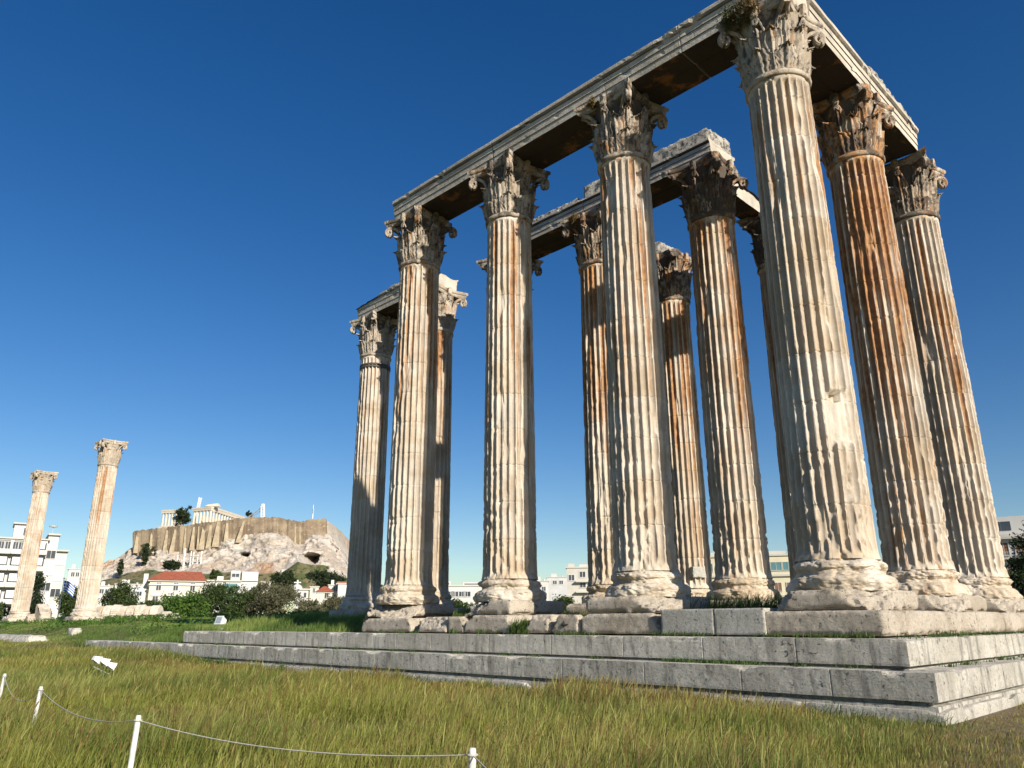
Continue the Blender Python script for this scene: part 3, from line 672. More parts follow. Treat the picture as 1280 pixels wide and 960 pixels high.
vg = np.repeat(vv, nc); pg = np.tile(pxs, nr)
rocky = sstep(vg, .93, 1.1)*(1-sstep(vg, 2.0, 2.1))
rocky = np.maximum(rocky, (1-sstep(pg, 160, 166)+sstep(pg, 408, 411))*sstep(vg, .93, 1.1)*.8)
rd = 1-np.abs(fbm(A*.09, 3, 5)*2-1)*2; n2 = fbm(A*.3, 5, 4)-.5; n3 = fbm(A*.035, 15, 3)-.5
A = A-FH*((rd-.5)*4.0+n2*5+n3*16)[:, None]*rocky[:, None]
A[:, 2] += (n2*2.5+(rd-.5)*1.0)*rocky*.8+(1-rocky)*(vg < 1)*(fbm(A*.06, 8, 3)-.5)*3
py_ = seen(A)[1]
cave = np.clip(1.25-np.hypot((pg-386)/11, (py_-698.5)/6.5+.08*(pg-386)*.4)+(fbm(A*.25, 25, 3)-.5)*.5, 0, 1)
cave = np.maximum(cave, np.clip(1.2-np.hypot((pg-306)/6, (py_-693)/2)+(fbm(A*.3, 26, 3)-.5)*.6, 0, 1)*.5); cave *= rocky
A = A+FH*(np.clip(cave*3, 0, 1)*26)[:, None]
green = (1-sstep(vg, .90, 1.02))+np.clip(1.3-np.hypot((pg-392)/22, (py_-710)/5), 0, 1)*1.2+np.clip(1.2-np.hypot((pg-180)/30, (py_-718)/8), 0, 1)
k = NT('hill_rock'); v = k.coord('Object')
c = k.mix(k.noise(v, .05, 6, .65, .40, .60), (.66, .595, .515), (.52, .44, .355)); c = k.mix(k.noise(v, .03, 5, .6, .54, .66), c, (.50, .32, .20))
c = k.mix(k.noise(v, .35, 5, .75, .55, .66), c, (.20, .17, .14)); c = k.mix(k.noise(v, .22, 4, .7, .60, .70), c, (.72, .67, .60))
gr = k.attr('green', 'GEOMETRY'); gm = k.ramp(k.math('ADD', gr, k.math('MULTIPLY', k.math('SUBTRACT', k.noise(v, .12, 5, .7), .5), 1.6)), .4, .7)
gc = k.mix(k.noise(v, .1, 5, .7, .4, .6), (.11, .13, .045), (.25, .21, .11)); gc = k.mix(k.noise(v, .3, 4, .7, .55, .62), gc, (.04, .055, .02)); c = k.mix(gm, c, gc)
M_HILL = k.done(c, k.bump(k.noise(v, .5, 6, .8), 1.6, 1.))
hme = mesh('rocky_hill', A, grid_faces(nr, nc)); a_ = hme.attributes.new('green', 'FLOAT', 'POINT'); a_.data.foreach_set('value', green.astype(np.float32))
tag(put('rocky_hill', hme, M_HILL), kind='structure')
# fortress wall on the cliff
k = NT('fortress_stone'); v = k.coord('Object')
c = k.mix(k.noise(k.sc(v, 1, 1, 1.3), .07, 6, .65, .40, .60), (.33, .26, .175), (.22, .165, .11)); c = k.mix(k.noise(k.sc(v, 1, 1, .4), .16, 5, .7, .52, .66), c, (.17, .13, .095)); c = k.mix(k.noise(v, .5, 4, .8, .55, .7), c, (.46, .38, .27))
M_FORT = k.done(c, k.bump(k.noise(v, .9, 5, .8), .7, 1.)); M_BUTT = plain('buttress_stone', (.39, .32, .215), .9, .2, .3)
wpx = np.arange(166, 408.5, 1.5); WV = []
def wallD(px): return 500-26*math.sin((px-120)/300*2.2)
for px in wpx:
    D = wallD(px); top = float(lerp(px, WT)); bot = float(lerp(px, FT))+6
    p1 = at(px, top, D-1); p0 = at(px, bot, D-1.5-1.0)
    if px > 385: p1[2] += 0
    wob = (fbm(np.array([[px*.12, 0, 0]]), 5, 3)[0]-.5)*2.4; crn = (vn(np.array([[px*.7, 5, 0]]), 3)[0]-.5)*1.0
    p1 = p1+np.array([0, 0, crn]); a = [p0*(1-t)+p1*t-FH*wob for t in np.linspace(0, 1, 9)]
    WV.append(a+[p1+FH*3, p0+FH*3])
WV = np.array(WV); nf = grid_faces(len(wpx), 11, True).tolist()+[list(range(11)), list(range((len(wpx)-1)*11, len(wpx)*11))[::-1]]
org = np.array([*at(290, 680, 500)[:2], zat(690, 500)])
fw = put('fortress_wall', mesh('fortress_wall', WV.reshape(-1, 3)-org, nf), M_FORT, loc=tuple(org)); tag(fw, 'long brown fortress wall with buttresses crowning the rocky hill', 'wall')
for px, wd, out, lean in ((172, 4, 3, -3), (190, 3.4, 2.5, -3), (209, 4, 3, -4), (219.5, 4.5, 4, -6), (232, 2.4, 2, -2), (242.5, 4, 3, -3), (248.5, 2.2, 3, -1.5), (255, 5, 3, -3.5), (263.5, 4.6, 3, -3.5), (273, 6, 3.4, -4), (284, 4.5, 3.4, -2), (305, 4, 5, -8), (369, 1.6, 1.2, 0), (375, 1.4, 1.2, 0)):
    D = wallD(px); tp = float(lerp(px, WT))+(4 if wd < 6 else 1); bt = float(lerp(px+lean/2, FT))+3
    m = MB(); lo = [at(px+lean-wd*.75, bt, D-2.2-out), at(px+lean+wd*.75, bt, D-2.2-out), at(px+lean+wd*.75, bt, D), at(px+lean-wd*.75, bt, D)]
    hi = [at(px-wd*.28, tp, D-1.5), at(px+wd*.28, tp, D-1.5), at(px+wd*.28, tp, D+.5), at(px-wd*.28, tp, D+.5)]
    m.hexa(np.array(lo)-org, np.array(hi)-org); put('buttress', m.me('buttress'), M_BUTT, fw)

# ------------------------------------------------------------------ hilltop temple
M_PAR = plain('temple_marble', (.60, .53, .42), .8, .08, .3); M_PARS = plain('grey_roof_stone', (.48, .42, .34), .9, .1, .3)
hp = at(250, 657, 560); tmp = empty('hilltop_temple', tuple(hp), label='pale colonnaded ancient temple ruin on top of the fortified hill', cat='temple')
def mini_col(p, h, r, parent, o):
    m = MB(); m.lathe([(r, 0), (r*.97, h*.3), (r*.8, h*.93), (r*1.25, h*.97), (r*1.25, h)], 10); put('column', m.me('column'), M_PAR, parent, loc=tuple(np.array(p)-o))
def colonnade(P0, P1, n, h, ent, parent, o, r=.85):
    P0, P1 = np.array(P0), np.array(P1); P1[2] = P0[2]
    for i in range(n): mini_col(P0+(P1-P0)*i/(n-1), h, r, parent, o)
    d = (P1-P0)/np.linalg.norm(P1-P0); q = np.array([-d[1], d[0], 0])
    def bar(z0, z1, w_, ext, nm, mt=M_PAR):
        a, b_ = P0-d*ext-o, P1+d*ext-o; m = MB()
        lo = [a-q*w_, b_-q*w_, b_+q*w_, a+q*w_]; m.hexa([p+np.array([0, 0, z0]) for p in lo], [p+np.array([0, 0, z1]) for p in lo]); put(nm, m.me(nm), mt, parent)
    bar(-1.6, 0, 1.8, 1.8, 'stylobate'); bar(h, h+ent*.55, 1.1, 1.1, 'architrave'); bar(h+ent*.55+.02, h+ent, 1.25, 1.3, 'cornice')
A0 = at(241.5, 655.5, 560); A1 = at(262, 655.5, 553); A2 = at(303, 655.5, 610)
colonnade(A0, A1, 6, 9.2, 2.4, tmp, hp); A1b = A1+np.array([0, 0, .0]); dd = (A2-A1); dd[2] = 0; dd /= np.linalg.norm(dd)
colonnade(A1+dd*4.5, A2, 12, 9.6, 3.2, tmp, hp)
B0 = at(202.5, 658, 585); B1 = at(226, 658, 580); colonnade(B0, B1, 7, 9.6, 2.6, tmp, hp)
m = MB(); a = A1+np.array([0, 0, 12.85])-hp-RH*2; m.hexa([a-RH*3, a+RH*7, a+RH*7+FH*4, a-RH*3+FH*4], [a-RH*1+np.array([0, 0, 1.3]), a+RH*6+np.array([0, 0, 2.2]), a+RH*6+FH*4+np.array([0, 0, 2.2]), a-RH*1+FH*4+np.array([0, 0, 1.3])]); put('pediment_remnant', m.me('pediment_remnant'), M_PAR, tmp)
# cella wall behind the columns
m = MB(); a = (A0+FH*12)-hp; b_ = (A2+FH*10)-hp; b_[2] = a[2]; m.hexa([a, b_, b_+FH*2, a+FH*2], [p+np.array([0, 0, 8.]) for p in (a, b_, b_+FH*2, a+FH*2)]); put('cella_wall', m.me('cella_wall'), M_PARS, tmp)
M_WPAINT = plain('white_paint', (.78, .78, .76), .6, .04); M_STEEL = plain('grey_steel', (.45, .46, .47), .5, .08, 2, .5)
def lattice(name, p0, p1, wd, label, cat, mat=M_WPAINT, r=.14, brace=1.6, extra=None):
    p0, p1 = np.array(p0), np.array(p1); L = np.linalg.norm(p1-p0); d = (p1-p0)/L; s_ = np.cross(d, FH); s_ /= np.linalg.norm(s_); u = np.cross(s_, d)
    root = empty(name, tuple(p0), label=label, cat=cat); cs = [s_*wd+u*wd, s_*-wd+u*wd, s_*-wd-u*wd, s_*wd-u*wd]
    m = MB()
    for c_ in cs: m.tube([c_, c_+d*L], r, 5)
    put('chord', m.me('chord'), mat, root); m = MB(); n = max(2, int(L/brace))
    for i in range(n):
        for q in range(4): m.tube([cs[q]+d*L*i/n, cs[(q+1) % 4]+d*L*(i+1)/n], r*.7, 4)
    put('bracing', m.me('bracing'), mat, root); return root
lattice('crane', at(243, 657, 570), at(250.5, 622, 566), .75, 'slender white crane boom rising behind the hilltop temple', 'crane', r=.22)
cr = lattice('crane', at(328.5, 648, 505), at(328.5, 633, 505), .9, 'short white lattice tower crane standing on the fortress wall', 'crane', r=.2)
m = MB(); q0 = at(328.5, 633.5, 505); p0 = at(328.5, 648, 505)
m.tube([q0-p0, at(307, 649, 512)-p0], .35, 5); m.tube([at(328.5, 637, 505)-p0, at(309, 650, 512)-p0], .25, 5); put('jib', m.me('jib'), M_STEEL, cr)
m = MB(); m.lathe([(.01, 0), (1.1, .05), (1.3, 1.2), (1.1, 1.8), (.01, 1.9)], 12); put('cab', m.me('cab'), M_WPAINT, cr, loc=tuple(q0-p0))
o = empty('mast', tuple(at(390.6, 650, 500)), label='thin white mast with antennas on the right end of the fortress wall', cat='mast')
m = MB(); H_ = (650-631)/FPX*500; m.tube([(0, 0, 0), (0, 0, H_)], np.array([.3, .12]), 6); put('pole', m.me('pole'), M_WPAINT, o); m = MB()
for z_ in (.45, .6): m.box(-.5, .5, -.25, .25, H_*z_, H_*z_+1.0)
put('antenna', m.me('antenna'), M_STEEL, o)
o = empty('scaffold', tuple(at(237, 709, 448)), label='white scaffold poles and platforms on the rocky slope below the wall', cat='scaffold')
m = MB()
for dx, hh in ((-7.5, 7), (-3.6, 10.5), (0, 9), (1.5, 8.5), (4, 7), (6, 9)): m.tube([RH*dx-np.array([0, 0, 1]), RH*dx+np.array([0, 0, hh])], .28 if dx != -3.6 else .5, 6)
put('pole', m.me('pole'), M_WPAINT, o); m = MB()
for z_ in (3, 6): lo = [RH*-4-FH*.6, RH*6-FH*.6, RH*6+FH*.6, RH*-4+FH*.6]; m.hexa([p+np.array([0, 0, z_]) for p in lo], [p+np.array([0, 0, z_+.3]) for p in lo])
put('deck', m.me('deck'), M_STEEL, o)

# ------------------------------------------------------------------ buildings
M_WIN = plain('window_glass', (.05, .06, .075), .15, .2, .5, .6); M_WHITE = plain('white_render', (.56, .55, .52), .85, .05, .4); M_CREAM = plain('cream_render', (.60, .57, .47), .85, .05, .4)
M_SLAB = plain('pale_concrete', (.50, .475, .42), .85, .06, .5); M_AWN = plain('white_awning', (.70, .70, .68), .8, .03, .6); M_RED = plain('red_tiles', (.33, .10, .055), .8, .18, 1.2)
M_GREYW = plain('grey_render', (.50, .50, .49), .85, .08, .4); M_YEL = plain('ochre_render', (.60, .545, .39), .85, .06, .4); M_SHUT = plain('brown_shutter', (.20, .11, .07), .7, .1, 1); M_TEAL = plain('teal_glass', (.10, .22, .24), .1, .1, 1, .6)
M_DARKW = plain('painted_recess_shade', (.16, .15, .14), .8, .1, .6)
class Bld:
    def __init__(s, name, label, px0, px1, pyt, D, pb=None, depth=10., turn=0., wall=M_WHITE, cat='building', roofslab=.35):
        pm = (pyt+(785 if D < 400 else pyt))/2; P0, P1 = at(px0, pm, D), at(px1, pm, D); P0[2] = P1[2] = 0; ang = math.atan((640-(px0+px1)/2)/FPX); s.W = np.linalg.norm(P1-P0)*math.cos(ang); s.k = s.W/(px1-px0); s.D = D; s.px0 = px0; turn = turn+ang
        s.z0 = -2.0 if pb is None else at((px0+px1)/2, pb, D)[2]; s.H = at((px0+px1)/2, pyt, D)[2]-s.z0; mid = (P0+P1)/2
        s.root = empty(name, (mid[0], mid[1], s.z0), rz=YAW+turn, label=label, cat=cat); s.depth = depth; s.wall = wall
        m = MB(); m.box(-s.W/2, s.W/2, 0, depth, -3, s.H); s.body = put('wall', m.me('wall'), wall, s.root)
        if roofslab: m = MB(); m.box(-s.W/2-roofslab, s.W/2+roofslab, -roofslab, depth+roofslab, s.H+.003, s.H+.28); put('roof_edge', m.me('roof_edge'), M_SLAB, s.root)
    def x(s, px): return (px-s.px0)*s.k-s.W/2
    def z(s, py): return at(s.px0+20, py, s.D)[2]-s.z0
    def part(s, nm, mat, x0, x1, y0, y1, z0, z1, parent=None): m = MB(); m.box(x0, x1, y0, y1, z0, z1); return put(nm, m.me(nm), mat, parent or s.root)
    def win(s, x, z, w_, h, mat=M_WIN, frame=M_WHITE, mull=True, y=0., sill=True):
        f = .09*max(1, s.k/.12); m = MB()
        m.box(x-w_/2-f, x+w_/2+f, y-.10, y+.06, z+h, z+h+f); m.box(x-w_/2-f, x+w_/2+f, y-.14, y+.06, z-f, z)
        m.box(x-w_/2-f, x-w_/2, y-.10, y+.06, z, z+h); m.box(x+w_/2, x+w_/2+f, y-.10, y+.06, z, z+h)
        if mull: m.box(x-f/3, x+f/3, y-.09, y+.06, z, z+h)
        o = put('window', m.me('window'), frame, s.root); s.part('pane', mat, x-w_/2, x+w_/2, y-.045, y-.02, z, z+h, o); return o
# white apartment block at the far left
b = Bld('apartment_block', 'white six storey apartment block with awninged balconies behind the leftmost lone column', -24, 52, 674, 150, depth=14, wall=M_WHITE)
fl = 3.05
for i in range(6):
    zf = b.H-3.05*(i+1)+.3
    if zf < 0: break
    for x0, x1 in ((b.x(-20), b.x(5)), (b.x(7), b.x(29)), (b.x(32), b.x(51))):
        b.part('shade_panel', M_DARKW, x0+.15, x1-.15, -.04, .1, zf+.15, zf+2.5)  # dark panel on the flat wall, painted as shade behind the balcony
        bal = b.part('balcony', M_SLAB, x0-.2, x1+.2, -1.7, -.03, zf-.15, zf+.0)
        b.part('parapet', M_WHITE, x0-.2, x1+.2, -1.72, -1.6, zf+.003, zf+.75, bal)
        if (i*3+int(x0)) % 4: b.part('awning', M_AWN, x0+.3, x1-.3, -1.5, -1.4, zf+.95, zf+2.35, bal)
        for q in range(3): b.win(x0+(x1-x0)*(q+.5)/3, zf+.3, .8, 1.9, y=-.06, sill=False)
b.part('penthouse', M_WHITE, b.x(5), b.x(34), 1.5, 9, b.H+.285, b.H+3.0); b.part('penthouse_roof', M_SLAB, b.x(3), b.x(36), .9, 9.5, b.H+3.003, b.H+3.25)
b.part('pane', M_WIN, b.x(18), b.x(22), 1.44, 1.49, b.H+.9, b.H+2.3)
b.part('stair_tower', M_WHITE, b.x(52)+.01, b.x(66), .8, 12, -3, b.H+1.1); b.part('tower_roof', M_SLAB, b.x(51), b.x(68), .2, 12.4, b.H+1.103, b.H+1.4)
b.part('wing', M_CREAM, b.x(66)+.01, b.x(81), 1.6, 12, -3, b.H-1.9); b.part('wing_roof', M_SLAB, b.x(65.5), b.x(83), .8, 12.4, b.H-1.897, b.H-1.6)
for i in range(5):
    zf = b.H-1.9-3.05*(i+1)
    if zf < .3: break
    b.win(b.x(73.5), zf+.5, 1.6, 1.5, y=1.6, mat=M_AWN if i != 2 else M_WIN); b.win(b.x(59), zf+1.6, 1.5, 1.5, y=.8, mat=M_AWN if i % 2 else M_WIN)
m = MB(); m.lathe([(.05, 0), (.05, 1.6), (.7, 1.65), (.75, 1.9), (.05, 2.1)], 10); put('water_tank', m.me('water_tank'), M_STEEL, b.root, loc=(b.x(57), 4, b.H+1.4))
# cream villa with red hip roof
b = Bld('villa', 'cream two storey villa with red tiled roof and pedimented door beyond the bushes', 184, 252, 727, 190, depth=13, wall=M_CREAM, roofslab=.5)
m = MB(); W2 = b.W/2+.7; m.hexa([(-W2, -.7, b.H+.29), (W2, -.7, b.H+.29), (W2, 13.7, b.H+.29), (-W2, 13.7, b.H+.29)], [(-W2+3.5, 5.5, b.H+2.7), (W2-1.2, 5.5, b.H+2.7), (W2-1.2, 7, b.H+2.7), (-W2+3.5, 7, b.H+2.7)]); put('roof', m.me('roof'), M_RED, b.root)
for px in (195.5, 217, 238.5): b.win(b.x(px), b.z(738), 1.0, 1.7, frame=M_WHITE); b.part('lintel', M_WHITE, b.x(px)-.9, b.x(px)+.9, -.16, .0, b.z(738)+2.0, b.z(738)+2.25)
b.win(b.x(193), b.z(760), 1.1, 2.6); b.part('lintel', M_WHITE, b.x(187), b.x(200), -.3, 0, b.z(745), b.z(745)+.35)
m = MB(); xa, xb, zz = b.x(205), b.x(224), b.z(745); m.hexa([(xa, -.4, zz), (xb, -.4, zz), (xb, 0, zz), (xa, 0, zz)], [((xa+xb)/2-.6, -.4, zz+1.0), ((xa+xb)/2+.6, -.4, zz+1.0), ((xa+xb)/2+.6, 0, zz+1.0), ((xa+xb)/2-.6, 0, zz+1.0)]); put('pediment', m.me('pediment'), M_WHITE, b.root)
for px in (206, 223): b.part('pilaster', M_WHITE, b.x(px)-.25, b.x(px)+.25, -.25, 0, 0, zz-.003)
b.win(b.x(215), b.z(768), 1.6, 3.2)
b.part('cornice', M_WHITE, -b.W/2-.2, b.W/2+.2, -.35, 0, b.H-.9, b.H-.55)
for px in (178, 250): b.part('chimney', M_WHITE, b.x(px)-.5, b.x(px)+.5, 3, 4, 0, b.z(717 if px < 200 else 722))
# modern white building
b = Bld('modern_building', 'stepped modern white building with glazed front beside the red roofed villa', 253, 320, 726, 215, depth=12, wall=M_WHITE, roofslab=0)
b.part('upper_block', M_WHITE, b.x(285), b.x(297), 1, 10, b.H+.003, b.z(713)); b.part('upper_block', M_WHITE, b.x(299), b.x(320), -.5, 10, b.H+.003, b.z(714.5)); b.part('roof_edge', M_SLAB, b.x(252), b.x(299), -.5, 0, b.H-.2, b.H+.15)
for px in (281, 290): 
    for py in (739, 752): b.part('glazing', M_TEAL, b.x(px)-.9, b.x(px)+.9, -.06, -.02, b.z(py), b.z(py)+2.0)
b.part('terrace', M_WHITE, b.x(276), b.x(298), -1.6, -.07, b.z(741), b.z(739.5)); b.win(b.x(291), b.z(721), 1.9, .9, y=1.); b.part('wing', M_WHITE, b.x(316), b.x(330), -2, 6, -3, b.z(737)); b.part('stair_head', M_WHITE, b.x(268), b.x(276), 2, 6, b.H+.003, b.z(720))
# small houses: (name, label, px0, px1, pytop, D, wall, windows px, roof)
SM = [
 ('house', 'pale flat roofed house between the flag and the right lone column', 80, 97, 712, 230, M_WHITE, ((86, 718), (92, 718)), None),
 ('house', 'white house with dark openings just right of the taller lone column', 118, 138, 733, 240, M_WHITE, ((124, 739), (131, 739)), None),
 ('house', 'low white house with roof clutter left of the cream villa', 140, 180, 731, 236, M_WHITE, ((152, 738), (172, 742)), None),
 ('house', 'tiny ochre flat roofed house right of the modern white building', 324, 336, 728, 260, M_CREAM, ((330, 734),), None),
 ('house', 'tiny white hut at the foot of the cliff above the olive tree', 352, 362, 712.5, 425, M_WHITE, (), None),
 ('house', 'small cream house with red hip roof near the shaded leftmost group column', 395, 414, 741, 175, M_CREAM, ((407, 743.5),), 'hip'),
 ('house', 'white house with flat top right of the small red roofed one', 409, 424, 732, 210, M_WHITE, ((418, 736),), None),
 ('house', 'white house with a thin red roof strip beside the leftmost group column', 421, 434, 730, 205, M_WHITE, (), 'slab'),
 ('house', 'grey walled low house behind the little church', 386, 397, 734, 220, M_CREAM, ((391, 738),), None),
 ('low_building', 'low white building with a row of wide windows between the fourth and third columns', 540, 604, 733, 170, M_WHITE, ((563, 742), (569, 742), (577, 742), (584, 742)), None),
 ('house', 'white stepped house just right of the third front column', 668, 686, 727, 240, M_WHITE, ((680, 736),), None),
 ('house', 'hazy grey house behind the green bush between third and second columns', 684, 712, 722, 280, M_GREYW, ((694, 728), (702, 728)), None),
 ('apartment_block', 'pale grey apartment house with brown shutter left of the half hidden inner column', 709, 737, 710, 180, M_SLAB, ((715, 722), (729, 718), (729, 731)), None),
 ('apartment_block', 'ochre apartment building seen in the gaps between the inner columns', 868, 996, 696, 120, M_YEL, (), None),
 ('apartment_block', 'white apartment building with brown shutters at the far right edge', 1243, 1330, 670, 95, M_WHITE, (), None)]
for nm, lab, x0, x1, pt, D, wl, wins, roof in SM:
    b = Bld(nm, lab, x0, x1, pt, D, pb=718.5 if 'white hut' in lab else None, depth=max(5, (x1-x0)*D/FPX*.7), wall=wl, roofslab=.2 if roof is None else .25)
    for px, py in wins: b.win(b.x(px), b.z(py)-.6, min(1.3, b.W*.25), 1.2 if nm != 'low_building' else 1.0)
    if roof == 'hip':
        m = MB(); W2 = b.W/2+.4; m.hexa([(-W2, -.5, b.H+.26), (W2, -.5, b.H+.26), (W2, b.depth+.5, b.H+.26), (-W2, b.depth+.5, b.H+.26)], [(-.3, b.depth/2-.1, b.H+1.5), (.3, b.depth/2-.1, b.H+1.5), (.3, b.depth/2+.1, b.H+1.5), (-.3, b.depth/2+.1, b.H+1.5)]); put('roof', m.me('roof'), M_RED, b.root)
    if roof == 'slab': b.part('roof', M_RED, -b.W/2-.3, b.W/2+.3, -.3, b.depth+.3, b.H+.29, b.H+.6)
    if nm == 'low_building':
        for q0, q1, pt2 in ((541, 563, 726), (578, 603, 727)): b.part('roof_room', M_GREYW, b.x(q0), b.x(q1), 2, 6, b.H+.285, b.z(pt2)); b.part('pane', M_WIN, b.x(q0)+.4, b.x(q1)-.4, 1.93, 1.98, b.H+.5, b.z(pt2+2))
    if roof is None and nm == 'house' and x1-x0 > 14:
        b.part('stair_head', wl, -b.W*.3, -b.W*.05, 1, 3, b.H+.205+.08, b.H+1.5); m = MB(); m.lathe([(.3, 0), (.3, .5), (.02, .52)], 8); put('water_tank', m.me('water_tank'), M_STEEL, b.root, loc=(b.W*.2, 2, b.H+.285))
    if 'pale grey' in lab:
        for px, py in ((729, 728), (729, 741)): b.part('balcony', M_SLAB, b.x(px)-1.6, b.x(px)+1.4, -1.1, -.01, b.z(py), b.z(py)+.3)
        b.part('stair_head', M_SLAB, b.x(711), b.x(719), 1, 4, b.H+.285, b.z(704)); b.part('stair_head', M_SLAB, b.x(725), b.x(736), 1, 4, b.H+.285, b.z(705))
    if 'ochre apartment' in lab:
        for i in range(4):
            for px in (874, 886, 906, 930, 954, 973, 988):
                z_ = b.H-3.0*(i+1)+.9
                if z_ > .2: b.win(b.x(px), z_, 1.5 if i == 0 else .95, 1.15, mat=M_TEAL if i == 0 else M_SHUT, frame=M_SLAB)
            b.part('floor_band', M_SLAB, -b.W/2-.25, b.W/2+.25, -.3, -.01, b.H-3.0*(i+1), b.H-3.0*(i+1)+.28)
        b.part('penthouse', M_SLAB, -b.W/2+1, b.W/2-1, 2, 6, b.H+.285, b.H+.9)
    if 'far right' in lab:
        for i in range(4):
            zf = b.H-2.9*(i+1)
            if zf < 0: break
            for px in (1262, 1284, 1306):
                b.win(b.x(px), zf+.7, 1.0, 1.5, mat=M_SHUT); bl = b.part('balcony', M_SLAB, b.x(px)-.9, b.x(px)+.9, -.8, -.01, zf+.15, zf+.3)
                m = MB()
                for q in np.linspace(-.85, .85, 8): m.box(b.x(px)+q-.02, b.x(px)+q+.02, -.79, -.75, zf+.303, zf+1.0)
                m.box(b.x(px)-.87, b.x(px)+.87, -.80, -.74, zf+1.003, zf+1.05); put('railing', m.me('railing'), M_STEEL, bl)
        b.part('cornice', M_SLAB, -b.W/2-.5, b.W/2+.5, -.6, -.01, b.H-.3, b.H-.02)
        b.part('roof_storey', M_WHITE, b.x(1252), b.x(1330), 1.5, 8, b.H+.285, b.H+2.6)
        for px in (1256, 1270): b.part('pane', M_WIN, b.x(px)-.5, b.x(px)+.5, 1.44, 1.49, b.H+.9, b.H+2.0)
        b.part('side_block', M_GREYW, b.x(1235), b.x(1242.8), 1.8, 10, -3, b.z(667))
        for i in range(3): b.part('pane', M_WIN, b.x(1237), b.x(1241), 1.74, 1.79, b.H-2.9*(i+1)+.6, b.H-2.9*(i+1)+2.2)
# little church
b = Bld('church', 'little white church with a cross on its roof beyond the olive trees', 368, 384, 737.5, 165, depth=8, wall=M_WHITE, roofslab=.3)
m = MB(); x_ = b.x(369.5); m.lathe([(1.1, b.H+.28), (1.0, b.H+.7), (.6, b.H+1.1), (.1, b.H+1.25)], 16); v_ = MB(); put('dome', m.me('dome'), M_WHITE, b.root, loc=(x_, 1.4, 0))
m = MB(); z_ = b.H+1.2; m.box(x_-.17, x_+.17, 1.25, 1.5, z_, b.z(724.5)); m.box(x_-.7, x_-.172, 1.27, 1.48, b.z(728.5), b.z(727)); m.box(x_+.172, x_+.7, 1.27, 1.48, b.z(728.5), b.z(727)); put('cross', m.me('cross'), M_WHITE, b.root)
for px in (372, 380): b.win(b.x(px), b.z(747), .5, 1.0, mull=False)

# ------------------------------------------------------------------ vegetation
def leaf_mat(name, c1, c2, c3, scale=.6):
    k = NT(name); v = k.coord('Object'); c = k.mix(k.noise(v, scale, 3, .6, .4, .6), c1, c2); c = k.mix(k.noise(v, scale*4, 2, .6, .5, .62), c, c3)
    k.b.inputs['Roughness'].default_value = .65; tr = k.N('ShaderNodeBsdfTranslucent'); k.L(c, tr.inputs[0]); mx = k.N('ShaderNodeMixShader'); mx.inputs[0].default_value = .25
    k.L(c, k.b.inputs['Base Color']); k.L(k.b.outputs[0], mx.inputs[1]); k.L(tr.outputs[0], mx.inputs[2]); k.L(mx.outputs[0], k.t.nodes['Material Output'].inputs[0]); return k.m
M_LB = leaf_mat('bright_leaves', (.065, .13, .02), (.10, .18, .03), (.04, .085, .015)); M_LG = leaf_mat('green_leaves', (.05, .08, .02), (.085, .12, .035), (.03, .05, .015))
M_LO = leaf_mat('olive_leaves', (.12, .12, .065), (.17, .155, .09), (.07, .08, .035)); M_LD = leaf_mat('dark_needles', (.022, .038, .014), (.035, .055, .02), (.015, .025, .01)); M_BARK = plain('bark', (.12, .09, .065), .95, .25, 6)
def leaves(n, lobes, size, seed, up=0.):
    """small leaf faces in clumps through a set of lobes (cx,cy,cz,rx,ry,rz)"""
    r = np.random.default_rng(seed); lb = np.array(lobes, float); w_ = lb[:, 3]*lb[:, 4]*lb[:, 5]; w_ = w_**.75/np.sum(w_**.75)
    nc_ = max(12, n//45); ci = r.choice(len(lb), nc_, p=w_); d = r.normal(size=(nc_, 3)); d /= np.linalg.norm(d, axis=1, keepdims=True); rad = r.random(nc_)**.35
    C = lb[ci, :3]+d*rad[:, None]*lb[ci, 3:6]; q = r.integers(0, nc_, n); cs = (lb[ci, 3:6].mean(1)*.24)[q]
    P = C[q]+r.normal(size=(n, 3))*cs[:, None]*.75; a = r.normal(size=(n, 3)); a[:, 2] += up; a /= np.linalg.norm(a, axis=1, keepdims=True); b_ = np.cross(a, r.normal(size=(n, 3))); b_ /= np.linalg.norm(b_, axis=1, keepdims=True)
    s_ = size*(.6+.8*r.random(n))[:, None]; V = np.stack([P-a*s_-b_*s_*.1, P-b_*s_*.45, P+a*s_, P+b_*s_*.45], 1).reshape(-1, 3)
    return V, np.arange(4*n).reshape(n, 4)
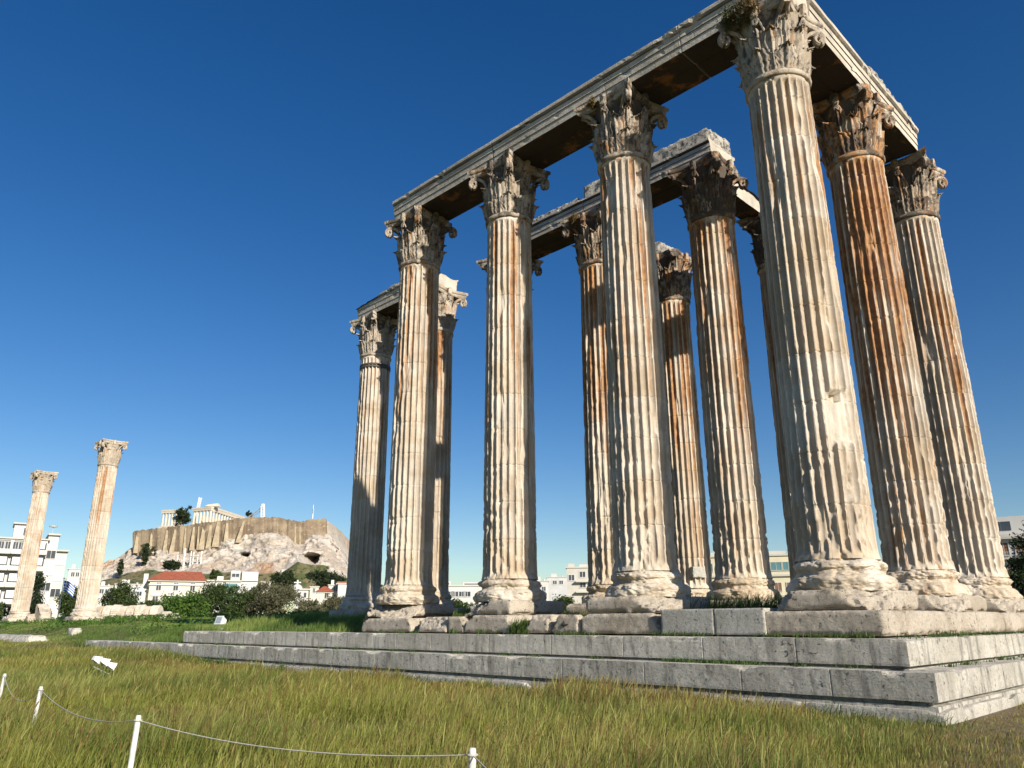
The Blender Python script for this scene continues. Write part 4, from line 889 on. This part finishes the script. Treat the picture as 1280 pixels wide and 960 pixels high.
def tree(name, label, cat, px0, px1, pyt, D, mat, seed, lobes=None, n=7000, leaf=.17, group=None, zb=-.6, trunk=True, up=0.):
    base = at((px0+px1)/2, (pyt+784)/2 if D < 200 else pyt+10, D); z0 = float(H(base[0], base[1])) if zb is None else zb; W = (px1-px0)*D/FPX; Ht = at((px0+px1)/2, pyt, D)[2]-z0
    root = empty(name, (base[0], base[1], z0), label=label, cat=cat, group=group); r = random.Random(seed)
    if lobes is None:
        lobes = [(r.uniform(-.3, .3)*W, r.uniform(-.3, .3)*W, Ht*r.uniform(.25, .74), W*r.uniform(.16, .30), W*r.uniform(.16, .30), Ht*r.uniform(.14, .26)) for _ in range(9)]
        lobes += [(0, 0, Ht*.45, W*.33, W*.33, Ht*.35)]
    else: lobes = [(a*W, b_*W, c_*Ht, d*W, e*W, f*Ht) for a, b_, c_, d, e, f in lobes]
    V, F = leaves(n, lobes, leaf, seed, up); put('crown', mesh('crown', V, F), mat, root)
    if trunk:
        m = MB(); m.tube([(0, 0, -.5), (.05, .02, Ht*.2), (-.04, .05, Ht*.45), (0, 0, Ht*.75)], np.array([.055, .045, .03, .01])*min(W, Ht*.7)+.03, 8)
        for q in lobes[:5]: m.tube([(0, 0, Ht*.22), ((q[0])*.5, q[1]*.5, Ht*.22+(q[2]-Ht*.22)*.6), q[:3]], np.array([.03, .02, .006])*min(W, Ht*.7)+.02, 6)
        put('trunk', m.me('trunk'), M_BARK, root)
    return root
G_ = 'trees and bushes beyond the grassy bank'
CYP = [(0, 0, .5, .32, .32, .46), (0, 0, .3, .40, .40, .28), (0, 0, .75, .20, .20, .22)]
PINE = [(-.2, 0, .35, .35, .4, .14), (.2, .1, .52, .32, .4, .12), (-.05, 0, .70, .30, .3, .12), (.1, 0, .86, .2, .2, .1), (.3, 0, .25, .25, .3, .1)]
UMB = [(-.15, 0, .62, .3, .3, .26), (.15, 0, .66, .32, .3, .24), (.0, 0, .72, .3, .3, .2), (.25, 0, .5, .2, .2, .2)]
for a in (
 ('bush', 'bright green leafy bush in front of the cream villa', 'bush', 198, 264, 732, 100, M_LB, 1, None, 9000, .16),
 ('tree', 'dark green tree overlapping the right end of the villa', 'tree', 240, 288, 720, 112, M_LG, 2, None, 9000, .15),
 ('tree', 'mid green tree before the modern white building', 'tree', 288, 326, 726, 108, M_LG, 3, None, 8000, .15),
 ('olive_tree', 'big grey brown olive tree right of the modern white building', 'tree', 314, 376, 722, 104, M_LO, 4, None, 11000, .13),
 ('olive_tree', 'low dull olive bush below the little church', 'tree', 362, 402, 745, 96, M_LO, 5, None, 7000, .12),
 ('olive_tree', 'dark olive tree touching the leftmost group column', 'tree', 392, 446, 741, 100, M_LO, 6, None, 9000, .13),
 ('tree', 'leafy green tree right of the taller lone column', 'tree', 126, 184, 724, 112, M_LG, 7, None, 10000, .16),
 ('tree', 'green tree between the flag and the taller lone column', 'tree', 66, 108, 722, 122, M_LG, 8, None, 8000, .16),
 ('cypress', 'dark narrow cypress right of the leftmost lone column', 'tree', 34, 56, 714, 104, M_LD, 9, CYP, 7000, .12),
 ('bush', 'small green bush at the left border below the apartment block', 'bush', -16, 15, 745, 98, M_LG, 10, None, 5000, .12),
 ('tree', 'round dark tree seen between the fourth and third front columns', 'tree', 548, 590, 744, 84, M_LG, 11, None, 6000, .12),
 ('tree', 'dark green tree between the third front column and the grey apartment house', 'tree', 680, 728, 736, 74, M_LG, 12, None, 7000, .11),
 ('bush', 'dark bush covering the left foot of the cream villa', 'bush', 172, 204, 747, 102, M_LG, 21, None, 5000, .13),
 ('tree', 'low dark tree filling the gap below the glazed front of the modern building', 'tree', 266, 304, 742, 98, M_LG, 22, None, 6000, .13),
 ('olive_tree', 'dull green shrub under the small red roofed house', 'tree', 376, 412, 751, 94, M_LO, 23, None, 5000, .12),
 ('pine_tree', 'big dark pine before the white building at the right edge', 'tree', 1240, 1312, 686, 58, M_LD, 13, PINE, 14000, .11),
 ('pine_tree', 'taller pine whose branch tips enter at the right edge', 'tree', 1266, 1340, 632, 62, M_LD, 14, PINE, 12000, .12)):
    o = tree(*a[:12], group=G_, zb=-.8 if a[3] < 1200 else -2.3)
for nm, lab, x0, x1, pt, pb, D, mt, lb, n in (
 ('umbrella_pine', 'spreading dark tree on the green slope above the villa roof', 200, 230, 700, 718, 442, M_LD, UMB, 2500),
 ('cypress', 'small slim cypress on the slope right of the taller lone column', 146, 155, 699, 720, 440, M_LD, CYP, 1200),
 ('cypress', 'tall dark cypress against the rock below the wall left end', 178, 187, 679, 708, 452, M_LD, CYP, 1500),
 ('tree', 'dark tree on the hilltop between the two parts of the temple', 216, 240, 629, 659, 520, M_LD, None, 4000),
 ('bush', 'little dark bush on the wall top right of the temple', 306, 315, 638, 649, 515, M_LD, None, 700),
 ('bush', 'olive coloured shrubs at the foot of the wall near its left end', 172, 194, 680, 697, 470, M_LO, None, 1500),
 ('tree', 'broad dark trees below the cave at the foot of the cliff', 386, 440, 712, 742, 330, M_LD, None, 4500),
 ('tree', 'dark trees at the cliff foot above the church', 336, 372, 711, 735, 340, M_LD, None, 3500),
 ('tree', 'tree patch at the cliff foot behind the modern building', 262, 280, 711, 725, 350, M_LG, None, 1500)):
    zb = at((x0+x1)/2, pb, D)[2]; tree(nm, lab, 'tree' if nm != 'bush' else 'bush', x0, x1, pt, D, mt, len(lab), lb, n, .55, group='trees on and below the distant hill', zb=zb)

# plants rooted on the capitals
M_DRY = leaf_mat('dry_stems', (.19, .13, .055), (.26, .17, .07), (.10, .08, .035), 3.); M_CAP = leaf_mat('caper_leaves', (.09, .10, .045), (.14, .13, .06), (.06, .07, .03), 3.)
def clump(name, label, loc, rad, seed, mat, n=420, ls=.035):
    root = empty(name, loc, label=label, cat='plant', group='wild plants rooted in the capitals'); r = np.random.default_rng(seed); m = MB()
    for i in range(36):
        d = r.normal(size=3); d[2] = abs(d[2])*.7-.15; d /= np.linalg.norm(d); e = d*rad*(.6+.5*r.random()); m.tube([np.zeros(3), e*.5+r.normal(size=3)*.03, e], np.array([.010, .007, .004]), 4)
    put('stems', m.me('stems'), M_DRY, root); V, F = leaves(n, [(0, 0, rad*.15, rad*.8, rad*.8, rad*.65)], ls, seed); put('leaves', mesh('leaves', V, F), mat, root)
clump('wild_bush', 'grey green wild bush growing on the left of the nearest capital', (-.55, -1.12, 16.36), .48, 1, M_CAP, 1900)
clump('wild_bush', 'brown dry bush on the nearest capital beside the green one', (-.05, -1.15, 16.38), .40, 2, M_DRY, 1400)
clump('wild_bush', 'small dry orange plant on the second front capital', (-5.95, -1.05, 16.36), .26, 3, M_DRY, 600)
clump('wild_bush', 'small dry plant on the capital of the half hidden inner column', (-11.45, 4.4, 16.38), .28, 4, M_DRY, 500)

# ------------------------------------------------------------------ fallen column drums and debris on the bank
k_dr = 0
M_DRUM = M_COL
for i in range(8):
    px0 = 122+i*9.8; c0 = at(px0+4.6, 769, 84.); z0 = float(H(c0[0], c0[1])); th = np.arange(24*5)/(24*5)*2*np.pi; r_ = .86-.03*np.clip(np.cos(th*24), 0, 1); Ld = .74+.04*(i % 3)
    V = []; 
    for s_ in (-.5, -.46, 0, .46, .5): rr = r_*(.96 if abs(s_) == .5 else 1.); V.append(np.stack([np.full(len(th), s_*Ld), np.cos(th)*rr, np.sin(th)*rr], -1))
    V = np.concatenate(V); V += (fbm(V*3+i*5, 4, 4)-.5)[:, None]*.07; n_ = len(th); F = grid_faces(5, n_, True).tolist()+[list(range(n_))[::-1], list(range(4*n_, 5*n_))]
    o = put('column_drum', mesh('column_drum', V, F), M_COL, loc=(c0[0], c0[1], z0+.58+.07*((i*7) % 3)), rz=YAW+.12*(i % 3-1)); o['rust'] = .1; o['soot'] = 0.
    o.rotation_euler[0] = i*.7; tag(o, ['leftmost', 'second', 'third', 'fourth', 'fifth', 'sixth', 'seventh', 'rightmost'][i]+' cream drum of the fallen column lying on the grassy bank', 'column drum', 'drums of the fallen column')
for i, (px, py, D, sx, sz, lab) in enumerate(((54, 768, 88, 2.6, 1.9, 'broken pale capital block lying between the two lone columns'), (41, 772, 88, 1.2, .9, 'small pale rubble block right of the leftmost lone column'), (78, 772, 84, 1.0, .5, 'low white block left of the taller lone column'), (202, 770, 78, 1.1, .6, 'left one of the pale rocks behind the bank below the villa'), (209, 769, 78, 1.5, .8, 'large middle one of the pale rocks below the villa'), (219, 770, 78, 1.3, .6, 'right one of the pale rocks below the villa'))):
    c0 = at(px, py, D); z0 = float(H(c0[0], c0[1])); o = rock('rock', (c0[0]-sx/2, c0[0]+sx/2, c0[1]-.6, c0[1]+.6, z0-.2, z0+sz), [((.6, -.3, .9), .6*c0[0]/1+(-.3)*c0[1]+.9*(z0+sz*.72)) if False else ((.55, 0, .83), .55*c0[0]+.83*(z0+sz*.8))], 700+i, M_BLOCK, res=.16, amp=.06, camp=.2, edge=.25); tag(o, lab, 'rock')

# ------------------------------------------------------------------ flag, sign, floodlights, rope fence
M_BLUE = plain('flag_blue', (.02, .10, .42), .8, .03); M_FWH = plain('flag_white', (.80, .80, .80), .8, .03)
fp = at(71.5, 776, 92); fz = float(H(fp[0], fp[1])); o = empty('flag_pole', (fp[0], fp[1], fz-.3), rz=YAW, label='thin pale flag pole between the two lone columns', cat='flag pole')
ph = at(71.5, 724, 92)[2]-fz+.3; m = MB(); m.tube([(0, 0, 0), (0, 0, ph)], np.array([.06, .035]), 8); put('pole', m.me('pole'), M_WPAINT, o); m = MB(); m.lathe([(.01, 0), (.09, .05), (.09, .12), (.01, .18)], 8); put('finial', m.me('finial'), M_STEEL, o, loc=(0, 0, ph))
nx, ny = 27, 9; V = []; mi = []
for j in range(ny+1):
    for i in range(nx+1): u, w_ = i/nx, j/ny; V.append((.05+u*1.25-.12*w_*u, .14*math.sin(u*7+w_), -.15-w_*1.15-u*u*.75))
F = [(j*(nx+1)+i, j*(nx+1)+i+1, (j+1)*(nx+1)+i+1, (j+1)*(nx+1)+i) for j in range(ny) for i in range(nx)]
for j in range(ny):
    for i in range(nx): mi.append((1 if (j == 2 or i in (4, 5)) else 0) if (j < 5 and i < 10) else (j % 2))
V = V+[(x, y+.012, z) for x, y, z in V]; n_ = (nx+1)*(ny+1); F = F+[tuple(q+n_ for q in f[::-1]) for f in F]; mi = mi+mi
me = mesh('flag', V, F); me.materials.append(M_BLUE); me.materials.append(M_FWH); me.polygons.foreach_set('material_index', mi)
tag(put('flag', me, None, loc=(fp[0], fp[1], fz-.3+ph), rz=YAW+.2), 'blue and white striped flag with a white cross hanging from its pole', 'flag')
sp = at(18, 775, 90.5); sz = float(H(sp[0], sp[1])); o = empty('sign', (sp[0], sp[1], sz), rz=YAW, label='tiny white board sign at the foot of the leftmost lone column', cat='sign'); m = MB(); m.box(-.35, .35, -.02, .02, .45, .85); put('board', m.me('board'), M_WPAINT, o)
m = MB(); m.box(-.3, -.25, .022, .06, -.2, .8); m.box(.25, .3, .022, .06, -.2, .8); put('post', m.me('post'), M_STEEL, o)
M_LAMPW = plain('white_enamel', (.80, .80, .78), .4, .03, 3, .5); M_GL = plain('lamp_glass', (.35, .40, .42), .1, .1, 3, .6)
def lamp_head(root, loc, s_=1., tilt=.5, rz=0.):
    m = MB(); m.hexa([(-.20, -.10, -.15), (.20, -.10, -.15), (.12, .16, -.09), (-.12, .16, -.09)], [(-.20, -.10, .15), (.20, -.10, .15), (.12, .16, .09), (-.12, .16, .09)])
    m.box(-.225, .225, -.125, -.101, -.175, .175); o = put('lamp_head', m.me('lamp_head'), M_LAMPW, root, loc=loc); o.rotation_euler = (tilt, 0, rz); o.scale = (s_,)*3
    m = MB(); m.box(-.17, .17, -.132, -.127, -.12, .12); g = put('glass', m.me('glass'), M_GL, o)
fp = at(127, 842, 27.5); fz = float(H(fp[0], fp[1])); o = empty('floodlight', (fp[0], fp[1], fz), rz=YAW, label='row of three white floodlight heads on a low frame in the meadow', cat='floodlight', group='white floodlights')
m = MB(); m.tube([(-.3, 0, .42), (.32, 0, .16)], .02, 6); m.tube([(-.02, 0, -.2), (-.02, 0, .30)], .025, 6); m.tube([(.28, 0, -.2), (.28, 0, .18)], .025, 6); put('frame', m.me('frame'), M_STEEL, o)
zt = at(127, 828, 27.5)[2]-fz
for dx, dz in ((-.22, .10), (.05, .03), (.30, -.10)): lamp_head(o, (dx, -.04, zt+dz), .72, .45, 2.5)
fp = at(264, 789, 41); o = empty('floodlight', (fp[0], fp[1]+.6, -.80), rz=YAW, label='single white floodlight above the west end of the upper step', cat='floodlight', group='white floodlights')
m = MB(); m.box(-.06, .62, -.2, .22, -.08, .16); put('ballast_box', m.me('ballast_box'), M_LAMPW, o); m = MB(); m.tube([(-.18, 0, 0), (-.18, 0, .5)], .03, 6); put('bracket', m.me('bracket'), M_STEEL, o); lamp_head(o, (-.12, 0, .50), 1.25, -.3, -.6)
M_POST = plain('white_post_paint', (.60, .59, .55), .6, .16, 9); M_ROPE = plain('pale_rope', (.46, .44, .39), .9, .15, 30)
PT = [(-11.48, -14.14), (-7.1, -14.62), (-1.66, -15.08), (2.74, -14.08), (6.11, -15.72)]
PL = ['white rope fence post at the left border', 'white rope fence post near the left border, second from the edge', 'white rope fence post standing below the floodlight row', 'short looking white post cut by the bottom edge in the centre', 'white rope fence post outside the lower right']
tops = []
for i, (x, y) in enumerate(PT[:4]+PT[4:]):
    z0 = float(H(x, y)); m = MB(); m.lathe([(.001, -.15), (.030, -.15), (.030, -1.40-z0-.02), (.024, -1.40-z0), (.001, -1.40-z0)], 14)
    lean = [.05, .045, .035, .0, 0][i]; o = empty('fence_post', (x, y, z0), label=PL[i], cat='fence post', group='white posts of the rope fence'); p = put('post', m.me('post'), M_POST, o); o.rotation_euler = (0, lean, YAW)
    m = MB(); t_ = np.linspace(0, 2*np.pi, 17); zt = -1.40-z0-.05; m.tube(np.stack([np.cos(t_)*.038, np.sin(t_)*.038, 0*t_+zt], -1), .009, 6, False); put('rope_knot', m.me('rope_knot'), M_ROPE, o)
    hgt = zt; tops.append(np.array([x+math.sin(lean)*math.cos(YAW)*hgt, y+math.sin(lean)*math.sin(YAW)*hgt, z0+hgt]))
RL = ['slack rope between the two leftmost white posts', 'sagging rope between the second and third white posts', 'long rope dipping between the third post and the central one', 'rope running from the central post out of the lower edge']
for i, sag in enumerate((.30, .17, .12, .12)):
    a, b_ = tops[i], tops[i+1]; t_ = np.linspace(0, 1, 40); P = a+(b_-a)*t_[:, None]; P[:, 2] -= sag*4*t_*(1-t_); mid = (a+b_)/2
    m = MB(); m.tube(P-mid, .0058, 6); tag(put('rope', m.me('rope', True), M_ROPE, loc=tuple(mid)), RL[i], 'rope', 'ropes of the fence')

# ------------------------------------------------------------------ grass
rg = np.random.default_rng(5)
def ok(x, y):
    field = (y < -2.77) | (x < -44.3); bank = ((x < -32.0) & (y > -1.7)) | ((x < -17.7) & (y > -1.0)); inn = (y > .3) & (x < -.4)
    east = x > 2.75
    f = np.where((x > 2.82), True, np.where(y < -2.77, True, bank | inn | (x < -44.3)))
    return f
def sample(n, d0, d1, pw):
    u = rg.random(n); D = (d0**pw+u*(d1**pw-d0**pw))**(1/pw); L = (rg.random(n)*2-1)*(.70*D+1.2)
    P = CAM[None, :]+FH*D[:, None]+RH*L[:, None]; return P[:, 0], P[:, 1], D
def blades(x, y, z, h, w_, col, tip, lean=.35, seed=0, head=None):
    n = len(x); r = np.random.default_rng(seed); a = r.random(n)*2*np.pi; la = r.normal(size=n)*1.1+YAW+.0; ln = np.abs(r.normal(size=n))*lean+.08
    dx, dy = np.cos(la)*ln*h, np.sin(la)*ln*h; sx, sy = np.cos(a), np.sin(a); V = np.empty((n, 8, 3)); Cc = np.empty((n, 8, 4)); Cc[..., 3] = 1
    for i, (t, ww) in enumerate(((0, .9), (.4, 1.), (.75, .75), (1., .18))):
        wd = w_*ww
        if head is not None: wd = np.where(head, w_*(.55, .5, 2.1, .7)[i], wd)
        cx, cy, cz = x+dx*t*t, y+dy*t*t, z+h*(t-.25*ln*t*t)
        V[:, 2*i] = np.stack([cx-sx*wd, cy-sy*wd, cz], -1); V[:, 2*i+1] = np.stack([cx+sx*wd, cy+sy*wd, cz], -1); c_ = col*(1-t)+tip*t
        Cc[:, 2*i, :3] = c_; Cc[:, 2*i+1, :3] = c_
    b_ = (np.arange(n)*8)[:, None]; F = np.concatenate([b_+np.array([[0, 1, 3, 2]]), b_+np.array([[2, 3, 5, 4]]), b_+np.array([[4, 5, 7, 6]])], 0)
    return V.reshape(-1, 3), F, Cc.reshape(-1, 4)
k = NT('grass_blades'); c = k.attr('blade_colour', 'GEOMETRY', 'Color'); k.b.inputs['Roughness'].default_value = .6; tr = k.N('ShaderNodeBsdfTranslucent'); k.L(c, tr.inputs[0]); mx = k.N('ShaderNodeMixShader'); mx.inputs[0].default_value = .45
k.L(c, k.b.inputs['Base Color']); k.L(k.b.outputs[0], mx.inputs[1]); k.L(tr.outputs[0], mx.inputs[2]); k.L(mx.outputs[0], k.t.nodes['Material Output'].inputs[0]); M_GRASS = k.m
def grass_object(name, V, F, Cc):
    me = mesh(name, V, F); a = me.color_attributes.new('blade_colour', 'FLOAT_COLOR', 'POINT'); a.data.foreach_set('color', Cc.astype(np.float32).ravel()); return tag(put(name, me, M_GRASS), kind='stuff')
x, y, D = sample(800000, 5.2, 100, .62)
m_ = ok(x, y); dd_ = dirtf(x, y); m_ &= rg.random(len(x)) > dd_*.35*sstep(fbm(np.stack([x, y, 0*x], -1)*.9, 77, 4), .35, .55)
x, y, D = x[m_], y[m_], D[m_]; z = H(x, y)-.03; n = len(x); q = np.stack([x, y, 0*x], -1)
p1, p2, p3 = fbm(q*.22, 3, 4), fbm(q*.6+7, 4, 3), fbm(q*.12+3, 9, 3)
G1, G2, YL, RD = np.array([.10, .18, .025]), np.array([.26, .305, .045]), np.array([.50, .46, .15]), np.array([.26, .16, .06])
bank = (y > -1.8) & (x < -17) | (x < -50) & (y > -3)
wet = sstep(p1, .42, .60)[:, None]; near_step = (sstep(y, -7, -3)*(1-bank))[:, None]
col = G1*wet+G2*(1-wet); col = col*(.55+.9*rg.random(n))[:, None]; fy = np.clip(sstep(p2, .45, .7)*.40+rg.random(n)*.36-.18, 0, 1)[:, None]*(1-.55*near_step); col = col*(1-fy)+YL*fy*.8
redm = (sstep(p3, .45, .62)*.8)[:, None]*(rg.random(n) < .6)[:, None]*(1-.6*near_step)
red_band = np.clip(sstep(D, 11, 20)*(1-sstep(D, 60, 80)), 0, 1)[:, None]; col = col*(1-redm*.24*red_band)+RD*redm*.24*red_band
gb = np.array([.12, .19, .04]); col = np.where(bank[:, None], (gb*(.7+.6*rg.random(n))[:, None]+YL*.25*(p2 > .55)[:, None]), col)
bd = np.clip(dd_[m_]*1.3, 0, .8)[:, None]*(rg.random(n) < .62)[:, None]; col = col*(1-bd)+np.array([.26, .165, .075])*bd
band = (sstep(y, -6.5, -4.6)*(1-sstep(y, -3.6, -3.0))*(x > -30)*(x < 1))[:, None]*(rg.random(n) < .55)[:, None]; col = col*(1-band*.7)+RD*1.2*band*.7
head = (rg.random(n) < .13+.2*band[:, 0]) & ~bank; h = (.17+.24*rg.random(n))*np.clip(.55+p1*.9, .6, 1.3)+.08*head; h *= (.55+.95*sstep(fbm(q*.45+11, 21, 4), .35, .65)); h *= 1-.25*near_step[:, 0]; h = np.where(x < -42, h*.45, h); h = np.where(bank, h*.8, h); h *= 1-.5*np.clip(dd_[m_]*1.6, 0, 1)
inside = (y > .2) & (x > -17); h = np.where(inside, h*.8, h)
w_ = .0013*(1+D/8.)*(.7+.6*rg.random(n)); tip = col*.75+YL*.28; tip = np.where(head[:, None], (RD*.9*(redm > 0)+YL*.8*(redm <= 0)), tip); tip = np.where(bank[:, None], col*1.25, tip)
V, F, Cc = blades(x, y, z, h, w_, col*.85, tip, seed=2, head=head, lean=.26); grass_object('meadow_grass', V, F, Cc)
# weeds along the ledges and in front of the blocks
xs_, ys_, zs_, hs_ = [], [], [], []
def tuft(x0, y0, z0, n_, sp, hh):
    xs_.append(x0+rg.normal(size=n_)*sp); ys_.append(y0+rg.normal(size=n_)*sp*.35); zs_.append(np.full(n_, z0)); hs_.append(hh*(.5+.8*rg.random(n_)))
for x0 in np.arange(-17, 1.6, .33):
    if rg.random() < .4: tuft(x0, -1.6, -.78, int(8+26*rg.random()), .10, .06+.14*rg.random())
for px_x, z_, y_ in [(-9.3, -.78, -1.5), (-9.15, -.78, -1.5), (-9.1, -.7, -1.35)]: tuft(px_x, y_, z_, 120, .14, .42)
for x0 in (-.9, -.4, .0, .3, .6, 1., -3.0, -2.7, -3.5, -7.3, -7.0, -6.4): tuft(x0, -1.62, -.78, 30, .13, .13)
for x0 in np.concatenate([np.linspace(-30, 2, 30), np.linspace(-3.6, -1.2, 12)]):
    if rg.random() < .6: tuft(x0, -2.08, -1.355, 40, .16, .10)
for x0 in (-3.3, -2.9, -2.2, -1.6): tuft(x0, -2.12, -1.355, 60, .14, .12)
for y0 in np.linspace(-1.6, 9, 30):
    if rg.random() < .5: tuft(1.7, y0, -.78, int(10+40*rg.random()), .10, .07+.1*rg.random())
    if rg.random() < .45: tuft(2.12, y0+.3, -1.355, int(8+30*rg.random()), .10, .06+.09*rg.random())
for x0 in np.linspace(-44, 2.6, 110):
    if rg.random() < .6: tuft(x0, -2.96, float(H(x0, -3.)), int(20+50*rg.random()), .25, .12+.22*rg.random())
for x0 in np.linspace(-6, -.5, 26): tuft(x0, .2+rg.random()*2, -.36, 90, .25, .62)
x, y, z, h = map(np.concatenate, (xs_, ys_, zs_, hs_)); n = len(x); col = np.array([.07, .12, .025])*(.6+.8*rg.random(n))[:, None]; D = np.hypot(x-CAM[0], y-CAM[1])
V, F, Cc = blades(x, y, z-.01, h, .003*(1+D/10), col, col*1.3+.02, .6, 8); grass_object('ledge_weeds', V, F, Cc)
# dark leafy ground cover on the bank
x, y, D = sample(60000, 44, 92, 1.3); q = np.stack([x, y, 0*x], -1); m_ = (y > -.2) & (x < -36) & (y < 12) & (fbm(q*.16+5, 12, 3) > .46); x, y, D = x[m_], y[m_], D[m_]; n = len(x)
V, F = leaves(n, [(0, 0, 0, 1, 1, 1)], .11, 5); off = (np.stack([x, y, H(x, y)+rg.random(n)*.42], -1)-V.reshape(n, 4, 3).mean(1)); V = (V.reshape(n, 4, 3)+off[:, None, :]).reshape(-1, 3)
tag(put('bank_undergrowth', mesh('bank_undergrowth', V, F), M_LB), kind='stuff')
